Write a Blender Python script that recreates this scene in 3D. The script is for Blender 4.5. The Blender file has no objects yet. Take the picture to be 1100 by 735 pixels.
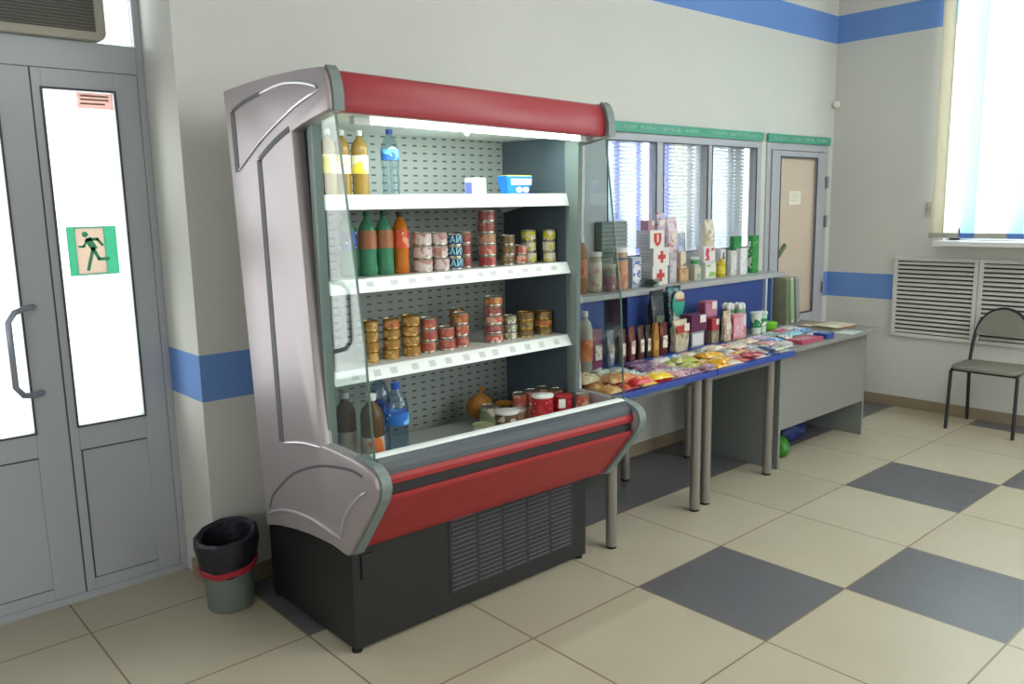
import bpy, bmesh, math, random
from mathutils import Vector, Matrix
PI = math.pi
random.seed(7)
SC = bpy.context.scene
COL = SC.collection

# ------------------------------------------------------------------ camera
CAM = Vector((-1.203, -3.263, 1.583)); F = 879.384; YAW, PITCH, ROLL = 0.724, 0.164, -0.020
def setup_camera():
    fw = Vector((math.sin(YAW)*math.cos(PITCH), math.cos(YAW)*math.cos(PITCH), -math.sin(PITCH)))
    rt = Vector((math.cos(YAW), -math.sin(YAW), 0)); up = rt.cross(fw)
    r2 = rt*math.cos(ROLL) + up*math.sin(ROLL); u2 = -rt*math.sin(ROLL) + up*math.cos(ROLL)
    m = Matrix((r2, u2, -fw)).transposed().to_4x4(); m.translation = CAM
    c = bpy.data.cameras.new('camera'); c.sensor_width = 36; c.lens = F/1100*36; c.clip_start = .05
    o = bpy.data.objects.new('camera', c); COL.objects.link(o); o.matrix_world = m
    SC.camera = o
setup_camera()

# ------------------------------------------------------------------ world, lights, exposure
def srgb(h):
    h = h.lstrip('#'); v = [int(h[i:i+2], 16)/255 for i in (0, 2, 4)]
    return tuple((x/12.92 if x <= .04045 else ((x+.055)/1.055)**2.4) for x in v) + (1,)
w = bpy.data.worlds.new('world'); SC.world = w; w.use_nodes = True
w.node_tree.nodes['Background'].inputs[0].default_value = srgb('#f4f6fa')
w.node_tree.nodes['Background'].inputs[1].default_value = 2.3
SC.view_settings.view_transform = 'Standard'; SC.view_settings.look = 'None'
SC.view_settings.gamma = 1; SC.view_settings.use_curve_mapping = False
SC.view_settings.exposure = -0.07
def area(name, loc, rot, sx, sy, power, color='#ffffff'):
    l = bpy.data.lights.new(name, 'AREA'); l.shape = 'RECTANGLE'; l.size = sx; l.size_y = sy
    l.energy = power; l.color = srgb(color)[:3]
    o = bpy.data.objects.new(name, l); COL.objects.link(o); o.location = loc; o.rotation_euler = rot
    return o
area('sky_light_near_window', (6.1, -2.0, 2.5), (0, math.radians(90), 0), 3.4, 4.2, 620, '#f4f9ff')
area('sky_light_far_window', (5.9, -6.0, 2.3), (0, math.radians(90), 0), 2.6, 4.2, 260, '#f6faff')
area('sky_light_door', (-1.0, 1.9, 1.5), (math.radians(90), 0, math.radians(180)), 3.6, 3.2, 150, '#fffaf4')
area('added_ceiling_fill', (3.5, -5.2, 3.5), (0, 0, 0), 1.6, 2.4, 110, '#fbfbf6')  # this and the next two are added ceiling fills, not real lamps
area('added_ceiling_fill', (1.9, -3.0, 3.5), (0, 0, 0), 1.4, 1.8, 30, '#fbfbf6')
area('added_ceiling_fill', (-2.6, -5.0, 3.5), (0, 0, 0), 2.2, 2.6, 4, '#fbfbf6')
area('added_left_fill', (-5.9, -4.6, 2.1), (0, math.radians(-90), 0), 2.2, 3.2, 85, '#fbfaf5')  # fill added outside an invented left window, brightens the right wall
area('added_front_fill', (3.0, -9.6, 2.0), (math.radians(90), 0, 0), 4.2, 2.6, 45, '#fbfaf3')  # fill added outside an invented front window, evens out the back wall
area('added_office_backlight', (3.15, 1.2, 1.7), (math.radians(-90), 0, 0), 1.8, 1.2, 185, '#f8faff')  # upright backlight added to brighten the office blinds from behind

# ------------------------------------------------------------------ materials
MATS = {}
def mat(name, color, rough=.5, metal=0, trans=0, ior=1.45, emit=0, spec=.5, noise=0, nscale=30, bump=0, sub=0):
    if name in MATS: return MATS[name]
    m = bpy.data.materials.new(name); m.use_nodes = True; nt = m.node_tree; b = nt.nodes['Principled BSDF']
    c = srgb(color)
    b.inputs['Base Color'].default_value = c; b.inputs['Roughness'].default_value = rough
    b.inputs['Metallic'].default_value = metal; b.inputs['IOR'].default_value = ior
    b.inputs['Transmission Weight'].default_value = trans; b.inputs['Specular IOR Level'].default_value = spec
    if emit: b.inputs['Emission Color'].default_value = c; b.inputs['Emission Strength'].default_value = emit
    tc = nt.nodes.new('ShaderNodeTexCoord')
    n = nt.nodes.new('ShaderNodeTexNoise'); n.inputs['Scale'].default_value = nscale; n.inputs['Detail'].default_value = 3
    nt.links.new(tc.outputs['Object'], n.inputs['Vector'])
    if noise:
        mx = nt.nodes.new('ShaderNodeMixRGB'); mx.blend_type = 'MULTIPLY'; mx.inputs[0].default_value = 1
        rp = nt.nodes.new('ShaderNodeMapRange'); rp.inputs[3].default_value = 1-noise; rp.inputs[4].default_value = 1+noise*.4
        nt.links.new(n.outputs[0], rp.inputs[0]); mx.inputs[1].default_value = c
        nt.links.new(rp.outputs[0], mx.inputs[2]); nt.links.new(mx.outputs[0], b.inputs['Base Color'])
    if bump:
        bp = nt.nodes.new('ShaderNodeBump'); bp.inputs['Strength'].default_value = bump; bp.inputs['Distance'].default_value = .01
        nt.links.new(n.outputs[0], bp.inputs['Height']); nt.links.new(bp.outputs[0], b.inputs['Normal'])
    MATS[name] = m; return m
def nmath(nt, op, a, b=None, clamp=False):
    n = nt.nodes.new('ShaderNodeMath'); n.operation = op; n.use_clamp = clamp
    for i, v in enumerate((a, b)):
        if v is None: continue
        if isinstance(v, (int, float)): n.inputs[i].default_value = v
        else: nt.links.new(v, n.inputs[i])
    return n.outputs[0]
def mixc(nt, f, a, b):
    n = nt.nodes.new('ShaderNodeMixRGB')
    for i, v in enumerate((f, a, b)):
        if isinstance(v, (tuple, int, float)): n.inputs[i].default_value = v
        else: nt.links.new(v, n.inputs[i])
    return n.outputs[0]
def xyz(nt, which='Object'):
    tc = nt.nodes.new('ShaderNodeTexCoord'); s = nt.nodes.new('ShaderNodeSeparateXYZ')
    nt.links.new(tc.outputs[which], s.inputs[0]); return tc.outputs[which], s.outputs[0], s.outputs[1], s.outputs[2]
def base(name, rough=.5, spec=.5):
    m = bpy.data.materials.new(name); m.use_nodes = True; b = m.node_tree.nodes['Principled BSDF']
    b.inputs['Roughness'].default_value = rough; b.inputs['Specular IOR Level'].default_value = spec
    return m, m.node_tree, b
def band(nt, z, lo, hi): return nmath(nt, 'MULTIPLY', nmath(nt, 'GREATER_THAN', z, lo), nmath(nt, 'LESS_THAN', z, hi))

def wall_mat():
    m, nt, b = base('painted_wall', .75, .25); v, x, y, z = xyz(nt)
    st = nmath(nt, 'MAXIMUM', band(nt, z, .822, 1.015), band(nt, z, 2.775, 2.98))
    n = nt.nodes.new('ShaderNodeTexNoise'); n.inputs['Scale'].default_value = 1.6; n.inputs['Detail'].default_value = 6
    nt.links.new(v, n.inputs['Vector'])
    wc = mixc(nt, n.outputs[0], srgb('#cbcbc5'), srgb('#d6d6cf'))
    bc = mixc(nt, n.outputs[0], srgb('#688ecd'), srgb('#7398d4'))
    nt.links.new(mixc(nt, st, wc, bc), b.inputs['Base Color'])
    n2 = nt.nodes.new('ShaderNodeTexNoise'); n2.inputs['Scale'].default_value = 9; n2.inputs['Detail'].default_value = 8
    nt.links.new(v, n2.inputs['Vector'])
    bp = nt.nodes.new('ShaderNodeBump'); bp.inputs['Strength'].default_value = .12; bp.inputs['Distance'].default_value = .02
    nt.links.new(n2.outputs[0], bp.inputs['Height']); nt.links.new(bp.outputs[0], b.inputs['Normal'])
    return m
def floor_mat():
    m, nt, b = base('floor_tiles', .34, .42); v, x, y, z = xyz(nt)
    u = nmath(nt, 'ADD', nmath(nt, 'DIVIDE', x, .6), -2.177); vv = nmath(nt, 'ADD', nmath(nt, 'DIVIDE', y, .6), 1.984)
    i = nmath(nt, 'FLOOR', u); j = nmath(nt, 'FLOOR', vv)
    def eq(a, k): return nmath(nt, 'COMPARE', a, k)   # epsilon default .5 in third socket
    im = nmath(nt, 'FLOORED_MODULO', i, 3.0); jm = nmath(nt, 'FLOORED_MODULO', j, 3.0)
    def near(a, k): return nmath(nt, 'LESS_THAN', nmath(nt, 'ABSOLUTE', nmath(nt, 'SUBTRACT', a, float(k))), .5)
    d = nmath(nt, 'MAXIMUM', nmath(nt, 'MULTIPLY', near(jm, 2), near(im, 0)), nmath(nt, 'MULTIPLY', near(jm, 1), near(im, 1)))
    inner = nmath(nt, 'LESS_THAN', j, .5)
    bord = nmath(nt, 'MULTIPLY', nmath(nt, 'GREATER_THAN', j, .5), nmath(nt, 'GREATER_THAN', i, -2.5))
    dark = nmath(nt, 'MAXIMUM', nmath(nt, 'MULTIPLY', d, inner), bord)
    fu = nmath(nt, 'ABSOLUTE', nmath(nt, 'SUBTRACT', nmath(nt, 'FRACT', nmath(nt, 'ADD', u, .5)), .5))
    fv = nmath(nt, 'ABSOLUTE', nmath(nt, 'SUBTRACT', nmath(nt, 'FRACT', nmath(nt, 'ADD', vv, .5)), .5))
    gr = nmath(nt, 'LESS_THAN', nmath(nt, 'MINIMUM', fu, fv), .0062)
    n = nt.nodes.new('ShaderNodeTexNoise'); n.inputs['Scale'].default_value = 3; n.inputs['Detail'].default_value = 8
    nt.links.new(v, n.inputs['Vector'])
    wn = nt.nodes.new('ShaderNodeTexWhiteNoise'); wn.noise_dimensions = '2D'
    cb = nt.nodes.new('ShaderNodeCombineXYZ'); nt.links.new(i, cb.inputs[0]); nt.links.new(j, cb.inputs[1]); nt.links.new(cb.outputs[0], wn.inputs['Vector'])
    f = nmath(nt, 'ADD', nmath(nt, 'MULTIPLY', n.outputs[0], .7), nmath(nt, 'MULTIPLY', wn.outputs[0], .3))
    cream = mixc(nt, f, srgb('#aca38c'), srgb('#c0b8a3')); dk = mixc(nt, f, srgb('#5a5a5e'), srgb('#6c6c70'))
    c = mixc(nt, dark, cream, dk); c = mixc(nt, gr, c, srgb('#7f7058'))
    nt.links.new(c, b.inputs['Base Color'])
    n2 = nt.nodes.new('ShaderNodeTexNoise'); n2.inputs['Scale'].default_value = 14; n2.inputs['Detail'].default_value = 6
    nt.links.new(v, n2.inputs['Vector'])
    nt.links.new(nmath(nt, 'ADD', nmath(nt, 'MULTIPLY', n2.outputs[0], .2), .24), b.inputs['Roughness'])
    bp = nt.nodes.new('ShaderNodeBump'); bp.inputs['Strength'].default_value = .3; bp.inputs['Distance'].default_value = .002
    nt.links.new(nmath(nt, 'SUBTRACT', 1, gr), bp.inputs['Height']); nt.links.new(bp.outputs[0], b.inputs['Normal'])
    return m
def glass_mat(name, tint='#eef6f2', refl=1.0, rough=0.0):
    if name in MATS: return MATS[name]
    m = bpy.data.materials.new(name); m.use_nodes = True; nt = m.node_tree; nt.nodes.clear()
    o = nt.nodes.new('ShaderNodeOutputMaterial'); t = nt.nodes.new('ShaderNodeBsdfTransparent'); g = nt.nodes.new('ShaderNodeBsdfGlossy')
    t.inputs[0].default_value = srgb(tint); g.inputs['Roughness'].default_value = rough
    fr = nt.nodes.new('ShaderNodeLayerWeight'); fr.inputs[0].default_value = .5    # Schlick's law for clear glass, the same on both faces
    f5 = nmath(nt, 'ADD', nmath(nt, 'MULTIPLY', nmath(nt, 'POWER', fr.outputs['Facing'], 5.0), .96), .04)
    mx = nt.nodes.new('ShaderNodeMixShader'); nt.links.new(nmath(nt, 'MULTIPLY', f5, refl, True), mx.inputs[0])
    nt.links.new(t.outputs[0], mx.inputs[1]); nt.links.new(g.outputs[0], mx.inputs[2]); nt.links.new(mx.outputs[0], o.inputs[0])
    MATS[name] = m; return m
def translucent(name, color, amt=.5):
    if name in MATS: return MATS[name]
    m = bpy.data.materials.new(name); m.use_nodes = True; nt = m.node_tree; nt.nodes.clear()
    o = nt.nodes.new('ShaderNodeOutputMaterial'); d = nt.nodes.new('ShaderNodeBsdfDiffuse'); t = nt.nodes.new('ShaderNodeBsdfTranslucent')
    tc = nt.nodes.new('ShaderNodeTexCoord'); wv = nt.nodes.new('ShaderNodeTexNoise'); wv.inputs['Scale'].default_value = 40
    nt.links.new(tc.outputs['Object'], wv.inputs['Vector'])
    c = srgb(color); cc = mixc(nt, wv.outputs[0], tuple(x*.93 for x in c[:3])+(1,), c)
    nt.links.new(cc, d.inputs[0]); nt.links.new(cc, t.inputs[0])
    mx = nt.nodes.new('ShaderNodeMixShader'); mx.inputs[0].default_value = amt
    nt.links.new(d.outputs[0], mx.inputs[1]); nt.links.new(t.outputs[0], mx.inputs[2]); nt.links.new(mx.outputs[0], o.inputs[0])
    MATS[name] = m; return m
def printed(c1, c2, c3, scale=26, rough=.35, metal=0):
    """printed packaging: a base colour with patches and small lettering-like speckle"""
    key = ('p', c1, c2, c3, scale, rough)
    if key in MATS: return MATS[key]
    m, nt, b = base('printed_packaging', rough); b.inputs['Metallic'].default_value = metal
    v, x, y, z = xyz(nt)
    oi = nt.nodes.new('ShaderNodeObjectInfo'); mp = nt.nodes.new('ShaderNodeVectorMath'); mp.operation = 'ADD'
    nt.links.new(v, mp.inputs[0]); nt.links.new(oi.outputs['Random'], mp.inputs[1])
    n = nt.nodes.new('ShaderNodeTexNoise'); n.inputs['Scale'].default_value = scale; n.inputs['Detail'].default_value = 1
    vo = nt.nodes.new('ShaderNodeTexVoronoi'); vo.inputs['Scale'].default_value = scale*2.4
    nt.links.new(mp.outputs[0], n.inputs['Vector']); nt.links.new(mp.outputs[0], vo.inputs['Vector'])
    c = mixc(nt, nmath(nt, 'GREATER_THAN', n.outputs[0], .56), srgb(c1), srgb(c2))
    c = mixc(nt, nmath(nt, 'LESS_THAN', vo.outputs['Distance'], .15), c, srgb(c3))
    nt.links.new(c, b.inputs['Base Color']); MATS[key] = m; return m

WALL = wall_mat(); FLOOR = floor_mat()
CEIL = mat('ceiling_paint', '#d9d8d0', .8, noise=.05, nscale=2)
BASEB = mat('skirting_tile', '#9a8c74', .5, noise=.25, nscale=5)
ALU = mat('door_profile', '#b2b7bd', .45, noise=.04, nscale=3)
ALU_DK = mat('door_gasket', '#4b5058', .6)
OFRAME = mat('office_frame', '#b1b3b9', .4, noise=.04, nscale=3)
GLASS = glass_mat('window_glass', '#f4f8f8')
FGLASS = glass_mat('side_glass', '#eaf1ee', 1.15)
SILVER = mat('silver_panel', '#aea4a7', .44, metal=.5, noise=.04, nscale=2)
SILVER_R = mat('silver_ridge', '#bdbabe', .3, metal=.5)
TRIM = mat('grey_green_trim', '#75827f', .45)
GROOVE_SHADE = mat('groove_shade', '#55565a', .6)
RED = mat('red_plastic', '#a2363f', .35, noise=.05, nscale=4)
RED2 = mat('red_front', '#a42a2e', .4, noise=.25, nscale=12)
BLACK = mat('black_strip', '#2b2a2c', .5)
BASED = mat('dark_base', '#1e1f1f', .45, noise=.1, nscale=5)
SLOT = mat('slot_black', '#101114', .8)
RUB = mat('rubber', '#17171a', .7)
WHITE = mat('white_enamel', '#dfe4e0', .4, noise=.03, nscale=8)
RAILW = mat('price_rail', '#e8ecea', .35)
RAILG = mat('grey_rail', '#4a4f55', .4)
SLATE = mat('slate_inner', '#53606a', .5, noise=.12, nscale=3)
DECK = mat('deck_steel', '#bcc0bd', .4, metal=.2)
TIN = mat('tin', '#b4aea2', .3, metal=.85)
TINGOLD = mat('tin_gold', '#b08a4a', .32, metal=.8)
def perforated():
    m, nt, b = base('perforated_panel', .45); v, x, y, z = xyz(nt)
    a = nmath(nt, 'FRACT', nmath(nt, 'DIVIDE', x, .052)); c = nmath(nt, 'FRACT', nmath(nt, 'DIVIDE', z, .031))
    s = nmath(nt, 'MULTIPLY', band(nt, a, .25, .68), band(nt, c, .4, .62))
    nt.links.new(mixc(nt, s, srgb('#a9b0ab'), srgb('#4e5654')), b.inputs['Base Color']); return m
PERF = perforated()

# ------------------------------------------------------------------ mesh helpers
def link(o, parent=None):
    COL.objects.link(o)
    if parent is not None: o.parent = parent
    return o
class MB:
    def __init__(s): s.v = []; s.f = []; s.mi = []; s.cur = 0
    def add(s, vs, fs):
        n = len(s.v); s.v += [tuple(p) for p in vs]; s.f += [tuple(i+n for i in f) for f in fs]; s.mi += [s.cur]*len(fs)
        return s
    def box(s, x0, x1, y0, y1, z0, z1):
        vs = [(x, y, z) for z in (z0, z1) for y in (y0, y1) for x in (x0, x1)]
        return s.add(vs, [(0, 2, 3, 1), (4, 5, 7, 6), (0, 1, 5, 4), (2, 6, 7, 3), (0, 4, 6, 2), (1, 3, 7, 5)])
    def prism(s, pts, a, b, axis='x'):
        """closed polygon pts extruded along an axis; pts are (y,z) for x, (x,z) for y, (x,y) for z"""
        def P(p, t): return {'x': (t, p[0], p[1]), 'y': (p[0], t, p[1]), 'z': (p[0], p[1], t)}[axis]
        n = len(pts); vs = [P(p, a) for p in pts] + [P(p, b) for p in pts]
        return s.add(vs, [tuple(range(n)), tuple(range(2*n-1, n-1, -1))] + [(i, i+n, (i+1) % n+n, (i+1) % n) for i in range(n)])
    def lathe(s, prof, n=24, c=(0, 0, 0), ang0=0):
        vs = []; fs = []
        for (r, z) in prof:
            for k in range(n): t = ang0+2*PI*k/n; vs.append((c[0]+r*math.cos(t), c[1]+r*math.sin(t), c[2]+z))
        for i in range(len(prof)-1):
            for k in range(n): fs.append((i*n+k, i*n+(k+1) % n, (i+1)*n+(k+1) % n, (i+1)*n+k))
        fs.append(tuple(reversed(range(n)))); fs.append(tuple(range((len(prof)-1)*n, len(prof)*n)))
        return s.add(vs, fs)
    def tube(s, pts, r, n=10):
        pts = [Vector(p) for p in pts]; vs = []; fs = []; m = len(pts); u = None
        for i, p in enumerate(pts):
            t = (pts[min(i+1, m-1)] - pts[max(i-1, 0)]).normalized()
            if u is None: u = t.cross(Vector((0, 0, 1)) if abs(t.z) < .9 else Vector((1, 0, 0))).normalized()
            else: u = (u - t*u.dot(t)).normalized()
            w_ = t.cross(u); rr = r[i] if isinstance(r, (list, tuple)) else r
            for k in range(n): a = 2*PI*k/n; vs.append(p + (u*math.cos(a)+w_*math.sin(a))*rr)
        for i in range(m-1):
            for k in range(n): fs.append((i*n+k, i*n+(k+1) % n, (i+1)*n+(k+1) % n, (i+1)*n+k))
        fs.append(tuple(reversed(range(n)))); fs.append(tuple(range((m-1)*n, m*n)))
        return s.add(vs, fs)
    def sphere(s, c, rx, ry, rz, n=16, m=10):
        pr = [(math.sin(PI*i/m), -math.cos(PI*i/m)) for i in range(m+1)]
        vs = []; fs = []
        for (r, z) in pr:
            r = max(r, .001)
            for k in range(n): t = 2*PI*k/n; vs.append((c[0]+rx*r*math.cos(t), c[1]+ry*r*math.sin(t), c[2]+rz*z))
        for i in range(m):
            for k in range(n): fs.append((i*n+k, i*n+(k+1) % n, (i+1)*n+(k+1) % n, (i+1)*n+k))
        return s.add(vs, fs)
    def mesh(s, name, mats, smooth=False, bevel=0, seg=2):
        me = bpy.data.meshes.new(name); me.from_pydata(s.v, [], s.f)
        for m in (mats if isinstance(mats, list) else [mats]): me.materials.append(m)
        for p, i in zip(me.polygons, s.mi): p.material_index = i
        bm = bmesh.new(); bm.from_mesh(me); bmesh.ops.recalc_face_normals(bm, faces=bm.faces)
        if bevel: bmesh.ops.bevel(bm, geom=[e for e in bm.edges if e.is_manifold and e.calc_face_angle(0) > .5], offset=bevel, segments=seg, affect='EDGES', profile=.5)
        bm.to_mesh(me); bm.free()
        if smooth:
            for p in me.polygons: p.use_smooth = True
            try: me.set_sharp_from_angle(angle=math.radians(38))
            except Exception: pass
        return me
    def obj(s, name, mats, parent=None, loc=None, smooth=False, bevel=0, rotz=0, seg=2):
        o = bpy.data.objects.new(name, s.mesh(name, mats, smooth, bevel, seg))
        if loc: o.location = loc
        if rotz: o.rotation_euler.z = rotz
        return link(o, parent)
LABELS = {}
def tag(o, label, cat, group=None):
    k = 2; l0 = label
    if label in LABELS: print('DUPLICATE LABEL', label)
    if len(label.split()) > 16 or len(label.split()) < 4: print('LABEL LENGTH', len(label.split()), label)
    LABELS[label] = o; o['label'] = label; o['category'] = cat
    if group: o['group'] = group
    return o
def empty(name, loc=(0, 0, 0), rotz=0):
    o = bpy.data.objects.new(name, None); o.location = loc; o.rotation_euler.z = rotz; o.empty_display_size = .1
    return link(o)
def struct(o): o['kind'] = 'structure'; return o
def text_obj(s_, size, m, name='lettering', depth=.0006):
    cu = bpy.data.curves.new('lettering', 'FONT'); cu.body = s_; cu.size = size; cu.align_x = 'CENTER'; cu.align_y = 'CENTER'; cu.extrude = depth
    cu.offset = size*.012
    o = bpy.data.objects.new(name, cu); COL.objects.link(o)
    bpy.context.view_layer.update()
    me = bpy.data.meshes.new_from_object(o.evaluated_get(bpy.context.evaluated_depsgraph_get()))
    bpy.data.objects.remove(o); me.materials.clear(); me.materials.append(m); me.name = name
    return me

# ------------------------------------------------------------------ the setting
XR = 5.107; ZC = 3.6; YF = -8.6; XL = -5.0; T = .357
mb = MB(); mb.add([(XL-.3, YF-.3, 0), (XR+.3, YF-.3, 0), (XR+.3, 2.6, 0), (XL-.3, 2.6, 0), (XL-.3, YF-.3, -.1), (XR+.3, YF-.3, -.1), (XR+.3, 2.6, -.1), (XL-.3, 2.6, -.1)],
       [(0, 1, 2, 3), (7, 6, 5, 4), (0, 4, 5, 1), (1, 5, 6, 2), (2, 6, 7, 3), (3, 7, 4, 0)])
struct(mb.obj('floor', FLOOR))
struct(MB().box(XL-.3, XR+.3, YF-.3, T+.05, ZC, ZC+.1).obj('ceiling', CEIL))
WT = .40
mb = MB()
mb.box(0, 2.25, 0, WT, 0, ZC); mb.box(2.25, 4.07, 0, WT, 2.0, ZC); mb.box(2.25, 4.07, 0, WT, 0, 1.18)
mb.box(4.07, 4.14, 0, WT, 0, ZC); mb.box(4.14, 5.02, 0, WT, 2.0, ZC); mb.box(5.02, XR+.3, 0, WT, 0, ZC)
mb.box(-1.85, 0, 0, WT, 2.95, ZC); mb.box(XL-.3, -1.85, 0, WT, 0, ZC)
struct(mb.obj('wall_back', WALL))
mb = MB(); WY0, WY1, WZ0, WZ1 = -.87, -3.4, 1.28, 3.3
mb.box(XR, XR+.3, WY0, 0, 0, ZC); mb.box(XR, XR+.3, WY1, WY0, 0, WZ0); mb.box(XR, XR+.3, WY1, WY0, WZ1, ZC)
mb.box(XR, XR+.3, -4.3, WY1, 0, ZC); mb.box(XR, XR+.3, -7.6, -4.3, 0, 1.28); mb.box(XR, XR+.3, -7.6, -4.3, 3.3, ZC); mb.box(XR, XR+.3, YF, -7.6, 0, ZC)
struct(mb.obj('wall_right', WALL))
struct(MB().box(XL-.3, XL, YF, -6.3, 0, ZC).box(XL-.3, XL, -2.9, 0, 0, ZC).box(XL-.3, XL, -6.3, -2.9, 0, 1.0).box(XL-.3, XL, -6.3, -2.9, 3.2, ZC).obj('wall_left', WALL))
w4 = struct(empty('added_window_left', (XL-.2, 0, 0))); mb = MB()  # window added in the unseen left wall to let fill light in
for k in range(3): y_ = -6.3+k*(3.4-.08)/2; mb.box(0, .07, y_, y_+.08, 1.0, 3.2)
mb.box(0, .07, -6.3, -2.9, 1.0, 1.08).box(0, .07, -6.3, -2.9, 3.12, 3.2); mb.obj('window_frame', mat('pvc_white', '#e6e8ea', .4), w4)
struct(MB().box(XL-.3, .8, YF-.3, YF, 0, ZC).box(4.9, XR+.3, YF-.3, YF, 0, ZC).box(.8, 4.9, YF-.3, YF, 0, .8).box(.8, 4.9, YF-.3, YF, 3.3, ZC).obj('wall_front', WALL))
for n_, (a, b, c, e) in enumerate(((.8, 4.9, .8, 3.3),)):
    w3 = struct(empty('added_window_front', (0, YF-.2, 0))); mb = MB()  # window added in the unseen front wall for frontal fill light
    for k in range(5): x_ = a+k*(b-a-.08)/4; mb.box(x_, x_+.08, 0, .07, c, e)
    mb.box(a, b, 0, .07, c, c+.08).box(a, b, 0, .07, e-.08, e); mb.obj('window_frame', mat('pvc_white', '#e6e8ea', .4), w3)

mb = MB(); mb.box(0, 2.9, -.014, 0, 0, .078); mb.box(2.9, 4.12, -.014, 0, 0, .078); mb.box(-.014, 0, -.014, .25, 0, .078)
struct(mb.obj('baseboard_back', BASEB, bevel=.002))
struct(MB().box(XR-.016, XR, YF, -.0, 0, .08).obj('baseboard_right', BASEB, bevel=.002))
# office behind the glazed partition: floor is shared, plain walls
OW = mat('office_paint', '#cfd0d0', .8, noise=.05, nscale=2); BEIGE = mat('corridor_paint', '#c9b49c', .8, noise=.05, nscale=2)
mb = MB(); mb.box(2.0, 4.1, 2.4, 2.5, 0, 2.9); mb.box(1.9, 2.0, WT, 2.5, 0, 2.9); mb.box(4.1, 4.16, WT, 2.5, 0, 2.9); mb.box(1.9, 4.16, WT, 2.5, 2.9, 3.0)
struct(mb.obj('wall_office', OW))

# double door on the left, in its recess
def ring(mb, x0, x1, z0, z1, wl, wr, wb, wt, y0, y1):
    mb.box(x0, x1, y0, y1, z0, z0+wb); mb.box(x0, x1, y0, y1, z1-wt, z1)
    mb.box(x0, x0+wl, y0, y1, z0+wb, z1-wt); mb.box(x1-wr, x1, y0, y1, z0+wb, z1-wt)
d = struct(empty('door_1', (0, T, 0)))
mb = MB(); mb.box(-.03, 0, -.02, .04, 0, 2.95); mb.box(-1.85, -1.80, -.02, .04, 0, 2.95); mb.box(-1.80, -.03, -.025, .04, 2.141, 2.25); mb.box(-1.80, -.03, -.02, .04, 2.87, 2.95); mb.box(-1.80, -.03, -.02, .04, 0, .015)
mb.obj('door_frame', ALU, d, bevel=.003)
MB().box(-1.80, -.03, .005, .012, 2.25, 2.87).obj('transom_glass', GLASS, d)
def leaf(x0, x1, gx0, gx1, px0, px1):
    l = empty('door_leaf'); l.parent = d
    mb = MB(); mb.box(x0, gx0, -.02, .03, .02, 2.14); mb.box(gx1, x1, -.02, .03, .02, 2.14)
    mb.box(gx0, gx1, -.02, .03, 2.065, 2.14); mb.box(gx0, gx1, -.02, .03, .635, .735); mb.box(gx0, gx1, -.02, .03, .02, .075)
    mb.box(px0-.0, px1, -.012, .02, .07, .64)
    l2 = mb.obj('leaf_frame', ALU, l, bevel=.002)
    mb = MB(); ring(mb, gx0-.006, gx1+.006, .729, 2.071, .008, .008, .008, .008, -.024, -.018)
    ring(mb, px0, px1, .07, .635, .007, .007, .007, .007, -.0145, -.011)
    mb.obj('gasket', ALU_DK, l)
    MB().box(gx0, gx1, .0, .008, .735, 2.065).obj('glass_pane', GLASS, l)
    return l
leaf(-.418, -.032, -.385, -.125, -.385, -.072)
L2 = leaf(-1.795, -.424, -1.30, -.54, -1.30, -.52)
mb = MB(); mb.box(-.424, -.418, -.018, .03, .02, 2.14); mb.obj('meeting_seal', ALU_DK, d)
mb = MB(); mb.box(-1.80, -.03, -.03, -.022, .0, .03); mb.obj('threshold', ALU, d)
hz0, hz1 = .895, 1.235
mb = MB(); mb.tube([(-.50, -.022, hz0), (-.535, -.06, hz0), (-.575, -.08, hz0+.01), (-.6, -.085, hz0+.045), (-.6, -.085, hz1-.045), (-.575, -.08, hz1-.01), (-.535, -.06, hz1), (-.50, -.022, hz1)], .012, 12)
mb.obj('door_handle', mat('handle_grey', '#9da2ad', .3, metal=.6), d, smooth=True)
# exterior porch floor is the same slab; light wall across the street
# exit sign on the glass
SIGNC = translucent('sign_film_cream', '#f4e6da', .5); SIGNG = translucent('sign_film_green', '#86d8bc', .6)
def exit_sign():
    r = empty('exit_sign', (-.258, T-.004, 1.44)); W_, H_ = .092, .097
    MB().box(-W_+.03, W_-.048, -.004, 0, -H_+.006, H_-.006).obj('sign_plate', SIGNC, r)
    g = MB()
    g.box(-W_, -W_+.03, -.004, 0, -H_, H_); g.box(W_-.048, W_, -.004, 0, -H_, H_)
    g.box(-W_+.03, W_-.048, -.004, 0, H_-.006, H_); g.box(-W_+.03, W_-.048, -.004, 0, -H_, -H_+.006)
    g.obj('door_symbol', SIGNG, r)
    m = MB(); y0, y1 = -.0050, -.0041
    k = 24; m.prism([(-.0265+.0115*math.cos(2*PI*i/k), .066+.0115*math.sin(2*PI*i/k)) for i in range(k)], y0, y1, 'y')
    def limb(pts, w0):
        for (a, b) in zip(pts, pts[1:]):
            a = Vector(a); b = Vector(b); t = (b-a).normalized(); n = Vector((-t.y, t.x))*w0; e = t*w0*.5; y_ = y0 - .00005
            m.prism([tuple(a-e+n), tuple(b+e+n), tuple(b+e-n), tuple(a-e-n)], y0, y1, 'y')
    limb([(-.015, .045), (.002, .01)], .013); limb([(-.022, .046), (.020, .046)], .006); limb([(.018, .047), (.036, .022)], .0055)
    limb([(-.02, .046), (-.034, .018), (-.052, .018)], .0045)
    limb([(0, .01), (.018, -.034), (.055, -.034)], .0065); limb([(0, .012), (-.026, -.076)], .0065)
    m.obj('running_figure', SIGNG, r)
    tag(r, 'green and cream emergency exit sign with running figure on the door glass', 'sign')
exit_sign()
r = MB().box(-.066, .066, -.002, 0, -.03, .03).obj('notice_sticker', translucent('sticker_film', '#f3d9d2', .6), None, (-.195, T-.002, 2.03))
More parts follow.
